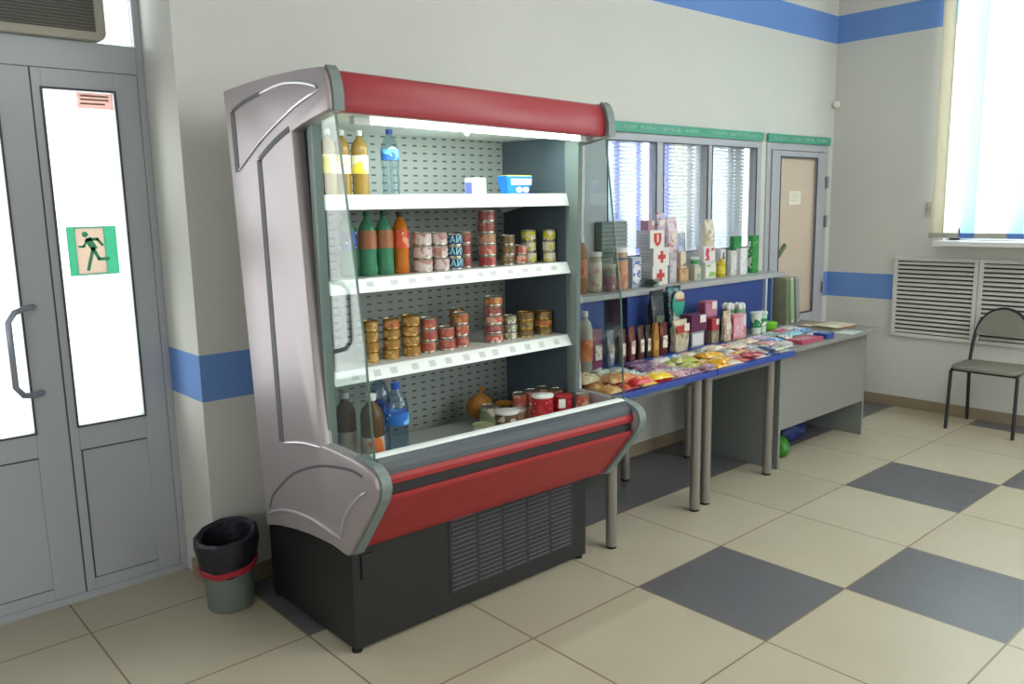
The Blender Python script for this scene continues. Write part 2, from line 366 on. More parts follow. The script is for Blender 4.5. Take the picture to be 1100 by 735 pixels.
tag(r, 'faint pink notice stuck at the top of the door glass', 'notice')
mb = MB()
for zz in (.018, .004, -.012): mb.box(-.055, .05 if zz > 0 else .035, -.0028, -.002, zz-.0035, zz+.0035)
mb.obj('faded_text', translucent('sticker_red', '#e8c0ba', .6), r)
# air curtain above the door
ac = empty('air_curtain', (-.75, T-.035, 2.252))
def rrect(x0, x1, z0, z1, r, n=6):
    P = []
    for (cx, cz, a) in ((x1-r, z0+r, -PI/2), (x1-r, z1-r, 0), (x0+r, z1-r, PI/2), (x0+r, z0+r, PI)):
        for i in range(n+1): t = a+PI/2*i/n; P.append((cx+r*math.cos(t), cz+r*math.sin(t)))
    return P
MB().prism(rrect(-.75, .607, .0, .42, .035), -.02, .03, 'y').obj('housing', mat('beige_housing', '#a19d8f', .5), ac, bevel=.004)
mb = MB(); mb.box(-.72, .568, -.024, -.019, .034, .39)
g = mb.obj('grille', mat('grille_dark', '#55534e', .7, noise=.5, nscale=120), ac)
mb = MB()
for i in range(29): mb.box(-.72, .568, -.026, -.024, .037+i*.0122, .041+i*.0122)
mb.obj('grille_bar', mat('grille_bar', '#67655e', .6), ac)
tag(ac, 'beige air curtain unit with dark grille above the double door', 'air curtain')

# glazed office window on the back wall
wn = struct(empty('window_1', (0, 0, 0)))
mb = MB(); y0, y1 = -.012, .05
mb.box(2.25, 4.07, y0, y1, 1.955, 2.0); mb.box(2.25, 4.07, y0, y1, 1.18, 1.27)
for a, b in ((2.25, 2.435), (2.89, 2.955), (3.425, 3.47), (4.005, 4.07)): mb.box(a, b, y0, y1, 1.27, 1.955)
mb.obj('window_frame', OFRAME, wn, bevel=.004)
mb = MB()
for a, b in ((2.435, 2.89), (2.955, 3.425), (3.47, 4.005)): ring(mb, a-.001, b+.001, 1.269, 1.956, .006, .009, .006, .008, -.016, -.011)
mb.obj('gasket', ALU_DK, wn)
for a, b in ((2.435, 2.89), (2.955, 3.425), (3.47, 4.005)):
    MB().box(a, b, .015, .02, 1.27, 1.955).obj('glass_pane', GLASS, wn)
mb = MB(); mb.box(2.2, 2.25, -.01, .0, 1.18, 2.0); mb.obj('window_trim', OFRAME, wn)
# slatted blinds in the office, and coloured strips imitating a window reflection
BW = translucent('reflection_white', '#f2f2f4', .6); BB = translucent('reflection_blue', '#5a74d0', .6); BC = translucent('reflection_cream', '#ebe6d4', .6); BG = translucent('reflection_grey', '#a8a8ac', .5)
def reflection_strips(name, x0, x1, cols, label):
    r = empty(name, ((x0+x1)/2, .118, 1.2)); n = len(cols); w_ = (x1-x0)/n
    for i, c in enumerate(cols):
        a = -(x1-x0)/2+i*w_
        o = MB().prism([(a+.001, -.006), (a+w_-.001, .006), (a+w_-.001, .008), (a+.001, -.004)], .02, .78, 'z').obj('tall_strip', c, r)
    MB().box(-(x1-x0)/2, (x1-x0)/2, -.004, .02, .78, .80).obj('head_rail', OFRAME, r)
    tag(r, label, 'blind')
def hblind(x0, x1, label):
    r = empty('venetian_blind', ((x0+x1)/2, .10, 1.2)); hw = (x1-x0)/2; mb = MB()
    for i in range(30):
        z = .06+i*.0245; mb.prism([(-.0045, z), (.0045, z+.0215), (.0045, z+.0225), (-.0045, z+.001)], -hw, hw, 'x')
    mb.obj('slats', translucent('slat_white', '#eceef2', .55), r); MB().box(-hw, hw, -.012, .012, .79, .81).obj('head_rail', OFRAME, r)
    tag(r, label, 'blind')
reflection_strips('vertical_strips', 2.42, 2.90, [BB, BW, BW, BB, BW, BW, BB], 'white and blue strips imitating a reflection behind the left office window pane')
reflection_strips('vertical_strips', 2.94, 3.44, [BW, BW, BB, BC, BC, BG], 'white, blue and cream strips imitating a reflection behind the middle office window pane')
reflection_strips('vertical_strips', 3.45, 4.02, [BG, BW, BW, BW, BG, BG], 'grey and white strips imitating a reflection behind the right office window pane')
hblind(2.42, 2.90, 'fine white slatted blind in the left office window pane')
hblind(2.94, 3.44, 'fine white slatted blind in the middle office window pane')
hblind(3.45, 4.02, 'fine white slatted blind in the right office window pane')
GREEN = mat('banner_green', '#4fa287', .5, noise=.06, nscale=10); GRT = mat('banner_text', '#a5dcc6', .5)
def banner(x0, x1, words, label):
    b = MB().box(x0, x1, -.022, -.012, 2.003, 2.062).obj('sign_board', GREEN, bevel=.001); tag(b, label, 'sign')
    for a, c in words:
        x = a; mb = MB()
        while x < c:
            w_ = random.uniform(.012, .02); h = .0105
            mb.box(x, x+.005, -.0235, -.022, 2.034-h, 2.034+h); mb.box(x, min(x+w_*.8, c), -.0235, -.022, 2.034+random.choice((-h, 0, h-.004)), 2.034+random.choice((-h+.004, .004, h)))
            x += w_+.003
        mb.obj('word', GRT, b)
banner(2.36, 4.075, [(2.55, 2.69), (2.72, 2.87), (2.90, 3.14), (3.16, 3.30), (3.46, 3.62), (3.66, 3.78), (3.81, 4.03)], 'long green sign strip with pale lettering above the office window')
banner(4.135, 5.03, [(4.22, 4.42), (4.45, 4.60), (4.63, 4.78), (4.81, 4.96)], 'short green sign strip with pale lettering above the grey door')
# right-hand door
d = struct(empty('door_2', (0, 0, 0)))
mb = MB(); ring(mb, 4.14, 5.02, .01, 2.0, .05, .05, .02, .05, -.012, .05); mb.obj('door_frame', OFRAME, d, bevel=.003)
mb = MB(); mb.box(4.20, 4.31, -.02, .03, .03, 1.945); mb.box(4.84, 4.965, -.02, .03, .03, 1.945); mb.box(4.31, 4.84, -.02, .03, 1.905, 1.945); mb.box(4.31, 4.84, -.02, .03, .60, .72); mb.box(4.31, 4.84, -.02, .03, .03, .09); mb.box(4.31, 4.84, -.01, .02, .09, .60)
mb.obj('door_leaf', OFRAME, d, bevel=.003)
mb = MB(); ring(mb, 4.308, 4.842, .718, 1.907, .005, .012, .010, .012, -.025, -.019); mb.obj('gasket', ALU_DK, d)
MB().box(4.31, 4.84, .0, .01, .72, 1.905).obj('glass_pane', mat('frosted_pane', '#d3c1ae', .22, noise=.05, nscale=2), d)
for z in (1.72, 1.42, .9): MB().lathe([(.011, -.045), (.011, .045)], 12, (4.985, -.03, z)).obj('hinge', mat('hinge_grey', '#8b8f99', .4), d, smooth=True)
n = MB().box(-.085, .085, -.004, 0, -.05, .05).obj('paper_notice', mat('notice_paper', '#e9e3d2', .7), None, (4.55, -.0, 1.605)); tag(n, 'small pale paper notice on the glass of the grey door', 'notice')
mb = MB()
for i in range(4): mb.box(-.06, .055-.01*(i % 2), -.0048, -.004, .03-i*.017, .034-i*.017)
mb.obj('printed_lines', mat('faint_print', '#c2bba9', .8), n)
n = MB().prism([(-.070, -.040), (-.045, -.060), (.068, .036), (.046, .056)], -.018, 0, 'y').obj('door_pull', mat('pull_green', '#5f7252', .5), None, (4.37, -.001, 1.215), bevel=.003)
tag(n, 'diagonal dark green door pull on the pale door glass', 'door pull')

# big window on the right wall with vertical blinds
wn = struct(empty('window_2', (XR, 0, 0)))
mb = MB(); 
for (a, b) in ((WY1, WY0), (-7.6, -4.3)):
    for (c, e) in ((a, a+.07), (b-.07, b), ((a+b)/2-.04, (a+b)/2+.04)): mb.box(.12, .19, c, e, 1.28, 3.3)
    mb.box(.12, .19, a, b, 1.28, 1.36); mb.box(.12, .19, a, b, 3.22, 3.3)
mb.obj('window_frame', mat('pvc_white', '#e6e8ea', .4), wn)
for (a, b) in ((WY1, WY0), (-7.6, -4.3)): MB().box(.15, .155, a, b, 1.36, 3.22).obj('glass_pane', GLASS, wn)
MB().box(-.17, .12, WY1-.05, -.86, 1.245, 1.28).obj('window_sill', mat('sill_white', '#dfe0de', .35), wn, bevel=.004)
r = empty('vertical_strips', (XR-.075, -.80, 1.30))
VW = translucent('fabric_white', '#f6f6f2', .55); VC = translucent('fabric_cream', '#e9e4d4', .4); VB = translucent('fabric_cyan', '#cfedf8', .5)
WB = mat('weight_grey', '#a9a596', .5); WBB = mat('weight_blue', '#5b7fc4', .5)
for i in range(26):
    y = -i*.102; blue = i % 3 == 2; c = VB if blue else (VC if i == 0 else VW)
    MB().prism([(-.010, y-.099), (.012, y), (.013, y), (-.009, y-.099)], .035, 2.06, 'z').obj('tall_strip', c, r)
    mb = MB().box(-.016, .014, y-.101, y-.001, .0, .036); mb.obj('bottom_weight', WBB if blue else WB, r, bevel=.003)
MB().box(-.03, .03, -2.65, .02, 2.06, 2.11).obj('head_rail', mat('rail_white', '#e4e4e0', .4), r)
tag(r, 'tall white and pale blue vertical strip blind over the bright window', 'blind')

# radiator grille
r = empty('radiator_grille', (XR, -.53, .55)); GW = mat('grille_white', '#d4d5cd', .45, noise=.05, nscale=6)
for k in range(3):
    p = empty('grille_panel'); p.parent = r; a, b = -.006-(k+1)*.595+.004, -.006-k*.595
    mb = MB()
    mb.box(-.022, 0, a, b, 0, .028); mb.box(-.022, 0, a, b, .575, .603); mb.box(-.022, 0, a, a+.028, .028, .575); mb.box(-.022, 0, b-.028, b, .028, .575)
    mb.obj('panel_frame', GW, p, bevel=.003)
    mb = MB()
    for i in range(17):
        z = .036+i*.032; mb.prism([(-.018, z), (-.003, z+.014), (-.003, z+.018), (-.018, z+.007)], a+.028, b-.028, 'y') if 0 else mb.add(*(lambda A, B, z: ([(x, y, zz) for y in (A, B) for (x, zz) in ((-.018, z), (-.003, z+.013), (-.003, z+.019), (-.018, z+.009))], [(0, 1, 2, 3), (7, 6, 5, 4), (0, 4, 5, 1), (1, 5, 6, 2), (2, 6, 7, 3), (3, 7, 4, 0)]))(a+.026, b-.026, z))
    mb.obj('slats', GW, p)
    MB().box(-.002, -.001, a+.02, b-.02, .02, .58).obj('cavity_shade', mat('shade_dark', '#3a3a36', .9), p)  # dark sheet standing in for the shade behind the slats
tag(r, 'white slatted radiator grille on the wall below the bright window', 'grille')
s = MB().lathe([(.024, 0), (.028, .004), (.026, .014), (.012, .026), (.003, .03)], 20).obj('motion_sensor', mat('sensor_white', '#e2e2dc', .4), None, (XR-.035, -.04, 2.316), smooth=True)
s.rotation_euler = (PI/2, 0, math.radians(-45)); s.location = (XR-.03, -.03, 2.316)
tag(s, 'small round white sensor high in the wall corner', 'sensor')
s = MB().box(-.012, 0, -.022, .022, -.055, .055).obj('wall_switch', mat('switch_grey', '#b3b2a8', .5), None, (XR, -.765, 1.50), bevel=.004)
tag(s, 'narrow grey switch box on the wall beside the blind', 'switch')
MB().box(-.018, -.012, -.012, .012, -.02, .02).obj('rocker', mat('rocker', '#9d9c92', .5), s, bevel=.002)

# ------------------------------------------------------------------ refrigerated display case
FR = empty('display_fridge', (.75, -.5, 0))
def fp(o):  # children given in world coordinates
    o.parent = FR; o.matrix_parent_inverse = Matrix.Translation(-Vector(FR.location)); return o
def fobj(mb, name, m, **k): return fp(mb.obj(name, m, **k))
side = [(-.193, 2.028), (-.375, 2.034), (-.583, 2.035), (-.782, 2.029), (-.926, 2.019), (-.945, 2.005), (-.958, 1.975), (-.966, 1.935), (-.966, 1.886), (-.885, 1.874), (-.792, 1.859), (-.718, 1.842),
        (-.788, .786), (-.86, .787), (-.92, .785), (-.99, .782), (-1.053, .774), (-1.10, .762), (-1.125, .745), (-1.137, .718), (-1.132, .69), (-1.115, .659), (-1.013, .526), (-.945, .44), (-.93, .428), (-.908, .428),
        (-.83, .436), (-.761, .433), (-.65, .425), (-.547, .412), (-.42, .39), (-.305, .36)]
left_panel = fobj(MB().prism(side, .10, .148), 'side_panel', SILVER, bevel=.006, smooth=True, seg=3)
right_panel = fobj(MB().prism([(y-.006 if y < -.9 else y, z-.03 if z > 1.5 else z-.012) for y, z in side], 1.366, 1.40), 'side_panel', SILVER, bevel=.006, smooth=True, seg=3)
def strip(pts, w_, x0, x1):
    mb = MB()
    n = len(pts); L_ = []; R_ = []
    for i in range(n):
        a = Vector(pts[max(i-1, 0)]); b = Vector(pts[min(i+1, n-1)]); t = (b-a).normalized(); nn = Vector((-t.y, t.x))*w_/2
        L_.append(tuple(Vector(pts[i])+nn)); R_.append(tuple(Vector(pts[i])-nn))
    return mb.prism(L_+R_[::-1], x0, x1)
def smooth_pts(P, k=6):
    out = []
    for i in range(len(P)-1):
        p0 = Vector(P[max(i-1, 0)]); p1 = Vector(P[i]); p2 = Vector(P[i+1]); p3 = Vector(P[min(i+2, len(P)-1)])
        for j in range(k):
            t = j/k; out.append(tuple(.5*((2*p1)+(p2-p0)*t+(2*p0-5*p1+4*p2-p3)*t*t+(3*p1-p0-3*p2+p3)*t**3)))
    return out+[tuple(P[-1])]
def part_of(o, par):
    o.parent = par; return o
groove_shades = [([(-.263, 1.948), (-.273, 1.729)], .036), ([(-.461, 1.763), (-.487, .737)], .036), (smooth_pts([(-.70, 1.850), (-.608, 1.823), (-.52, 1.79), (-.461, 1.763)]), .020),
           (smooth_pts([(-.263, 1.948), (-.37, 1.971), (-.496, 1.985)]), .014), (smooth_pts([(-.346, .445), (-.38, .50), (-.454, .559), (-.577, .638), (-.771, .709), (-.963, .741), (-1.052, .738)]), .009)]
for P, w_ in groove_shades: part_of(strip(P, w_, .0985, .1015).obj('groove_shade', GROOVE_SHADE), left_panel)  # dark strips laid on the panel stand for shade in its grooves
ridges = [smooth_pts([(-.496, 1.985), (-.67, 1.998), (-.80, 1.986), (-.89, 1.966), (-.905, 1.956)]), smooth_pts([(-.905, 1.950), (-.748, 1.917), (-.513, 1.839), (-.38, 1.78), (-.282, 1.732)]),
          smooth_pts([(-.494, .735), (-.651, .767), (-.788, .780)]), smooth_pts([(-.325, .412), (-.42, .452), (-.529, .478), (-.63, .489), (-.721, .492), (-.892, .480)]), smooth_pts([(-.892, .484), (-.934, .575), (-.999, .641), (-1.068, .689)])]
for P in ridges:
    n_ = len(P); part_of(MB().tube([(.099, a, b) for a, b in P], [.006*min(1, .25+min(i, n_-1-i)/3) for i in range(n_)], 8).obj('ridge', SILVER_R, smooth=True), left_panel)
for X0, X1, off in ((.092, .0985, 0),): pass
# edge band along the panel rims
def rim(par, x0, x1, sd):
    rp = sd[4:9]; fobj(strip(rp, .016, x0, x1), 'edge_band', TRIM); rp = smooth_pts(sd[15:24], 3); fobj(strip(rp, .016, x0, x1), 'edge_band', TRIM)
rim(left_panel, .115, .152, side); rim(right_panel, 1.362, 1.403, [(y-.006 if y < -.9 else y, z-.03 if z > 1.5 else z-.012) for y, z in side])
# cabinet body and back
fobj(MB().box(.16, 1.355, -.33, -.20, .42, 1.99).box(.16, 1.355, -.90, -.20, 1.905, 1.99), 'body', WHITE)
fobj(MB().box(.168, 1.347, -.336, -.331, .61, 1.895), 'perforated_back', PERF)
fobj(MB().box(.149, .165, -.76, -.2, .60, 1.90), 'inner_side_wall', SLATE)
fobj(MB().prism([(-.2, .60), (-.2, 1.885), (-.745, 1.885), (-.75, .60)], 1.347, 1.3655), 'inner_side_wall', SLATE)
fobj(MB().box(.132, .168, -.785, -.762, .74, 1.86), 'column_trim', TRIM)
fobj(MB().prism([(-.752, .66), (-.748, 1.86), (-.83, 1.86), (-.80, .70)], 1.342, 1.366), 'column_trim', TRIM)
# side glass panes
gl = [(-.80, 1.87), (-.955, 1.88), (-1.02, 1.45), (-1.06, 1.15), (-1.085, .79), (-.80, .785)]
fobj(MB().prism(gl, .126, .131), 'side_glass', FGLASS)
fobj(strip([(-.955, 1.88), (-1.02, 1.45), (-1.06, 1.15), (-1.085, .79)], .005, .1255, .1315), 'glass_edge', mat('glass_edge', '#4c6b63', .2))
gr = [(-.83, 1.85), (-.945, 1.85), (-.985, 1.526), (-1.026, 1.219), (-1.045, .76), (-.80, .75)]
fobj(MB().prism(gr, 1.380, 1.385), 'side_glass', FGLASS)
fobj(strip(gr[1:5], .005, 1.3795, 1.3855), 'glass_edge', MATS['glass_edge'])
# canopy
can = [(-.60, 2.022), (-.90, 2.018), (-.928, 2.008), (-.945, 1.965), (-.95, 1.925), (-.945, 1.888), (-.925, 1.884), (-.925, 1.905), (-.60, 1.99)]
def loft(A, B, x0, x1, mb=None):
    mb = mb or MB(); n = len(A)
    return mb.add([(x0, *p) for p in A]+[(x1, *p) for p in B], [tuple(range(n)), tuple(range(2*n-1, n-1, -1))]+[(i, i+n, (i+1) % n+n, (i+1) % n) for i in range(n)])
sh = lambda P, dy, dz: [(y+dy, z+dz) for y, z in P]
fobj(loft(can, sh(can, -.012, -.030), .148, 1.366), 'canopy', RED, bevel=.004, smooth=True)
fobj(loft([(-.925, 1.883), (-.925, 1.89), (-.336, 1.907), (-.336, 1.897)], sh([(-.925, 1.883), (-.925, 1.89), (-.336, 1.907), (-.336, 1.897)], 0, -.02), .166, 1.347), 'canopy_underside', WHITE)
LAMP = mat('lamp_tube', '#f4fff8', .3, emit=6)
lt = fobj(MB().tube([(.30, -.865, 1.872), (1.30, -.865, 1.855)], .011, 12), 'lamp_tube', LAMP, smooth=True)
fobj(MB().box(.24, .30, -.88, -.85, 1.858, 1.886), 'lamp_holder', WHITE); fobj(MB().box(1.30, 1.335, -.88, -.85, 1.842, 1.87), 'lamp_holder', WHITE)
fobj(MB().sphere((.835, -.72, 1.876), .012, .012, .020), 'lamp_glint', LAMP, smooth=True)  # glowing ball put in for the bright glint under the canopy
fobj(MB().box(.822, .848, -.733, -.707, 1.882, 1.892), 'lamp_socket', WHITE)
o = area('fridge_lamp_light', (.76, -.80, 1.865), (math.radians(10), 0, 0), 1.08, .05, 4.4, '#f0fff6')
# bumper and tank
def bsec(P, name, m, b=.0, sm=False): return fobj(loft(P, sh(P, -.008, -.018), .148, 1.366), name, m, bevel=b, smooth=sm)
bsec([(-1.045, .794), (-1.060, .788), (-1.045, .781), (-1.02, .787), (-1.02, .794)], 'front_rail', RAILW, .002)
bsec([(-1.045, .780), (-1.060, .7875), (-1.082, .775), (-1.096, .760), (-1.100, .738), (-1.06, .738)], 'rail_bumper', RAILG, .002)
bsec([(-1.06, .738), (-1.100, .738), (-1.104, .722), (-1.103, .706), (-1.06, .706)], 'red_strip', RED2, .002)
bsec([(-1.05, .706), (-1.094, .706), (-1.092, .668), (-1.05, .668)], 'black_strip', BLACK)
bsec([(-1.03, .668), (-1.103, .668), (-1.100, .652), (-1.06, .60), (-.955, .466), (-.93, .44), (-.84, .43), (-.84, .47)], 'lower_front', RED2, .003)
fobj(loft([(-1.02, .787), (-1.055, .776), (-1.05, .70), (-.89, .575), (-.336, .575), (-.336, .60), (-.43, .645), (-.91, .645), (-.94, .66)], sh([(-1.02, .787), (-1.055, .776), (-1.05, .70), (-.89, .575), (-.336, .575), (-.336, .60), (-.43, .645), (-.91, .645), (-.94, .66)], 0, -.015), .165, 1.350), 'deck', DECK)
# plinth
pb = fobj(MB().box(.168, 1.372, -.83, -.17, .014, .44), 'base', BASED, bevel=.004)
fobj(MB().box(.60, 1.29, -.8325, -.8295, .085, .405), 'vent_grille', BLACK)
mb = MB()
for c in range(5):
    for i in range(16):
        x = .612+c*.135; z = .095+i*.0192; mb.box(x, x+.118, -.8365, -.832, z, z+.005)
fobj(mb, 'vent_louvre', mat('vent_bar', '#5a5c62', .5))
sw = fobj(MB().box(.205, .262, -.838, -.829, .272, .365), 'power_switch', mat('switch_black', '#1b1c20', .4), bevel=.004)
mb = MB()
for x in (.185, 1.34):
    for y in (-.81, -.20): mb = MB().lathe([(.02, 0), (.02, .01), (.01, .012), (.01, .016)], 14, (x, y, 0)); fobj(mb, 'foot', RUB)
# shelves
S1, S2, S3 = 1.632, 1.340, 1.022
for z, h, dy in ((S1, .05, 0), (S2, .046, -.02), (S3, .044, -.03)):
    sh_ = fobj(MB().box(.172, 1.340, -.745, -.336, z-.012, z), 'shelf', WHITE)
    lip = MB().prism([(-.745, z+.002), (-.758, z+.002), (-.774+dy*.3, z-h), (-.745, z-h)], .172, 1.341).obj('price_rail', RAILW, bevel=.0015); part_of(lip, sh_)
    mb = MB(); random.seed(int(z*100))
    for i in range(0 if z > 1.5 else 13):
        x = .25+i*.082+random.uniform(-.012, .012); t0 = z-.010; t1 = z-h+.012
        mb.add([(x, -.7590-(.016+dy*-.3)*.2-.001, t0), (x+.03, -.7590-(.016+dy*-.3)*.2-.001, t0), (x+.03, -.7665-(dy*-.3)*.8-.0028, t1), (x, -.7665-(dy*-.3)*.8-.0028, t1)], [(0, 1, 2, 3)])
    if mb.v: part_of(mb.obj('price_tag', mat('tag_grey', '#cfd2d0', .5, noise=.3, nscale=160)), sh_)
    if z > 1: 
        for bx in (.176, 1.332): part_of(MB().prism([(-.336, z-.013), (-.336, z-.075), (-.36, z-.075), (-.70, z-.013)], bx, bx+.004).obj('shelf_bracket', WHITE), sh_)
tag(FR, 'open silver and red refrigerated display case stocked with cans and bottles', 'display fridge')

# ------------------------------------------------------------------ products
MESH = {}
def cached(key, f):
    if key not in MESH: MESH[key] = f()
    return MESH[key]
def put(name, me, loc=(0, 0, 0), parent=None, rotz=0):
    o = bpy.data.objects.new(name, me); o.location = loc; o.rotation_euler.z = rotz; return link(o, parent)
ORD = {1: ['only'], 2: ['lower', 'upper'], 3: ['bottom', 'middle', 'top'], 4: ['bottom', 'second', 'third', 'top'], 5: ['bottom', 'second', 'middle', 'fourth', 'top']}
def can_(x, y, z, r, h, pm, label, group, rot=0, tin=TIN, lid=None, name='tin_can', cat='can', text=None, key=''):
    b = put(name, cached(('can', r, h, tin.name), lambda: MB().lathe([(r*.9, 0), (r*.99, .0008), (r, .003), (r*.962, .006), (r*.962, h-.006), (r, h-.004), (r, h-.001), (r*.95, h-.0002), (r*.93, h-.003), (r*.5, h-.0022)], 28).mesh('tin_can', tin, True)), (x, y, z), None, rot)
    put('paper_label', cached(('lab', r, h, pm.name, id(pm)), lambda: MB().lathe([(r*.974, .0065), (r*.974, h-.0065)], 28).mesh('paper_label', pm, True)), (0, 0, 0), b)
    if lid: put('lid', cached(('lid', r, h, lid.name), lambda: MB().lathe([(r*.98, h-.006), (r*1.02, h-.005), (r*1.02, h+.0025), (r*.97, h+.004), (r*.4, h+.004)], 28).mesh('lid', lid, True)), (0, 0, 0), b)
    if text:
        def f():
            me = text_obj(text, h*.78, mat('label_cyan', '#a9e4f2', .4), depth=.0004)
            bm = bmesh.new(); bm.from_mesh(me); bmesh.ops.subdivide_edges(bm, edges=[e for e in bm.edges if e.calc_length() > .006], cuts=2)
            for v in bm.verts:
                a = v.co.x/r; rr = r*.974+.0006+v.co.z; hh = v.co.y
                v.co = Vector((rr*math.sin(a), -rr*math.cos(a), h/2+hh))
            bm.to_mesh(me); bm.free(); return me
        put('lettering', cached(('txt', text, r, h), f), (0, 0, 0), b)
    return tag(b, label, cat, group)
def stack(x, y, z, r, h, n, pm, what, where, group, jit=.003, **k):
    for i in range(n):
        lab = f'{what}, {ORD[n][i]} can of the stack {where}' if n > 1 else f'{what} {where}'
        m = pm[i % len(pm)] if isinstance(pm, list) else pm
        can_(x+random.uniform(-jit, jit), y+random.uniform(-jit, jit), z+i*h, r, h, m, lab, group, rot=k.pop('rot', None) or (random.uniform(0, 6) if not k.get('text') else -.02+random.uniform(-.08, .08)), **k)
random.seed(11)
P_WP = printed('#d9c9c4', '#b98a80', '#7a5a50'); P_BL = mat('label_blue', '#1f4a72', .35, noise=.35, nscale=60); P_RB = printed('#8e4b45', '#a8685c', '#c2a05c'); P_TAN = printed('#b58a6c', '#8c4436', '#d9c8aa')
P_RED = printed('#9c3a38', '#c46a5a', '#e3c9b4'); P_BRN = printed('#6e5a3a', '#8e7748', '#d4c9ae'); P_YEL = printed('#d5cf3a', '#e6e2c8', '#7a7a50'); P_YW = printed('#e0dcc4', '#d3cc34', '#8a8a60')
P_GOLD = printed('#a97c3e', '#c9a968', '#4c3622', 40); P_ORG = printed('#b36a3e', '#d19a62', '#5a2c1c', 40); P_PINK = printed('#ab5a4c', '#c27a62', '#7a3830'); P_GRN = printed('#8d9a78', '#d7d3be', '#5a6b4a'); P_SALM = printed('#b8604e', '#d8a48e', '#f0e0d0')
g2 = 'food cans on the middle fridge shelf'; z = S2+.0005
stack(.648, -.66, z, .038, .051, 3, P_WP, 'white and pink flat can', 'beside the orange bottle', g2)
stack(.730, -.66, z, .035, .050, 3, P_WP, 'pale pink flat can', 'left of the blue cans', g2)
stack(.803, -.66, z, .032, .047, 3, P_BL, 'dark blue can with cyan lettering', 'on the middle shelf', g2, text='САЙРА')
stack(.882, -.62, z, .033, .049, 3, P_RB, 'red-brown can', 'right of the blue cans', g2)
stack(.972, -.66, z, .037, .046, 5, [P_RED, P_SALM, P_TAN, P_RB, P_RB], 'red and tan can', 'tallest on the middle shelf', g2)
stack(1.085, -.66, z, .031, .042, 3, P_BRN, 'small olive-brown can', 'right of the tallest stack', g2)
stack(1.170, -.64, z, .033, .040, 2, P_SALM, 'red and white flat can', 'left of the yellow cans', g2)
stack(1.245, -.62, z, .033, .047, 3, [P_YW, P_YW, P_YEL], 'white and yellow can', 'left of the two yellow stacks', g2)
stack(1.307, -.68, z, .028, .047, 3, [P_YW, P_YW, P_YEL], 'slim white and yellow can', 'by the right fridge wall', g2)
g3 = 'food cans on the lower fridge shelf'; z = S3+.0005
stack(.395, -.66, z, .031, .0385, 4, P_GOLD, 'gold-labelled flat can', 'nearest the left side glass', g3, tin=TINGOLD)
stack(.485, -.66, z, .032, .038, 4, [P_GOLD, P_GOLD, P_GOLD, P_ORG], 'gold and orange flat can', 'second from the left glass', g3, tin=TINGOLD)
stack(.576, -.66, z, .036, .039, 4, P_GOLD, 'wide gold-labelled can', 'left of the salmon-red cans', g3, tin=TINGOLD)
stack(.664, -.655, z, .033, .046, 3, P_PINK, 'salmon-red can', 'right of the wide gold cans', g3)
stack(.748, -.66, z, .034, .046, 2, P_PINK, 'salmon-red can', 'lowest on the lower shelf', g3)
stack(.832, -.65, z, .033, .047, 3, [P_PINK, P_SALM, P_ORG], 'orange-red can', 'third of the red stacks', g3)
stack(.925, -.50, z, .031, .046, 3, P_ORG, 'orange can', 'standing behind the others', g3)
stack(.998, -.66, z, .040, .0385, 5, [P_SALM, P_RB, P_SALM, P_RB, P_ORG], 'red and white can', 'tallest on the lower shelf', g3)
stack(1.092, -.655, z, .030, .034, 3, P_GRN, 'pale green can', 'right of the tallest red stack', g3)
stack(1.180, -.655, z, .038, .036, 3, P_BRN, 'brown and gold can', 'second from the right fridge wall', g3, tin=TINGOLD)
stack(1.287, -.66, z, .040, .034, 3, [P_BRN, P_ORG, P_BRN], 'brown and orange can', 'by the lower right wall', g3, tin=TINGOLD)

def bottle(x, y, z, r, h, liq, labm, capm, label, group=None, rot=0, shape='soda', lab=(.42, .70), fill=.86):
    S = {'soda': [(.80, 0), (.98, .03), (1, .10), (.94, .22), (.97, .38), (1, .45), (1, .64), (.93, .73), (.66, .82), (.36, .89), (.30, .915), (.30, .93)],
         'water': [(.82, 0), (.98, .02), (.93, .12), (.98, .22), (.9, .34), (.98, .44), (1, .52), (1, .70), (.92, .77), (.7, .85), (.36, .91), (.30, .93), (.30, .94)],
         'jar': [(.9, 0), (1, .03), (1, .80), (.9, .88), (.8, .9)],
         'plain': [(.85, 0), (1, .02), (1, .70), (.95, .76), (.78, .82), (.5, .86), (.36, .885), (.34, .93)]}[shape]
    prof = [(r*a, h*b) for a, b in S]
    b = put({'jar': 'glass_jar'}.get(shape, 'drink_bottle'), cached(('bot', r, h, shape, liq.name), lambda: MB().lathe(prof, 28).mesh('bottle', liq, True)), (x, y, z), None, rot)
    lr = r*1.004+.0006
    if labm: put('wrap_label', cached(('bl', r, h, lab, id(labm)), lambda: MB().lathe([(lr, h*lab[0]), (lr, h*(lab[0]+lab[1])/2), (lr, h*lab[1])], 28).mesh('wrap_label', labm, True)), (0, 0, 0), b)
    cr = prof[-1][0]*1.25 if shape != 'jar' else r*1.0; cz = prof[-1][1]
    put('cap' if shape != 'jar' else 'lid', cached(('cap', r, h, shape, capm.name), lambda: MB().lathe([(cr, cz-h*.012), (cr, h*.995), (cr*.9, h)], 20).mesh('cap', capm, True)), (0, 0, 0), b)
    return tag(b, label, 'jar' if shape == 'jar' else 'bottle', group)
AMB = mat('amber_drink', '#a98846', .15, trans=.35, ior=1.33); GRB = mat('green_drink', '#5dac84', .12, trans=.4, ior=1.33); ORB = mat('orange_drink', '#e8862c', .15, trans=.3, ior=1.33)
WAT = glass_mat('water_bottle', '#dfecef', 1.8, .05); KV = mat('dark_drink', '#6a543e', .15, trans=.3, ior=1.33)
WATB = glass_mat('blue_water_bottle', '#cfe1ee', 2.0, .05)
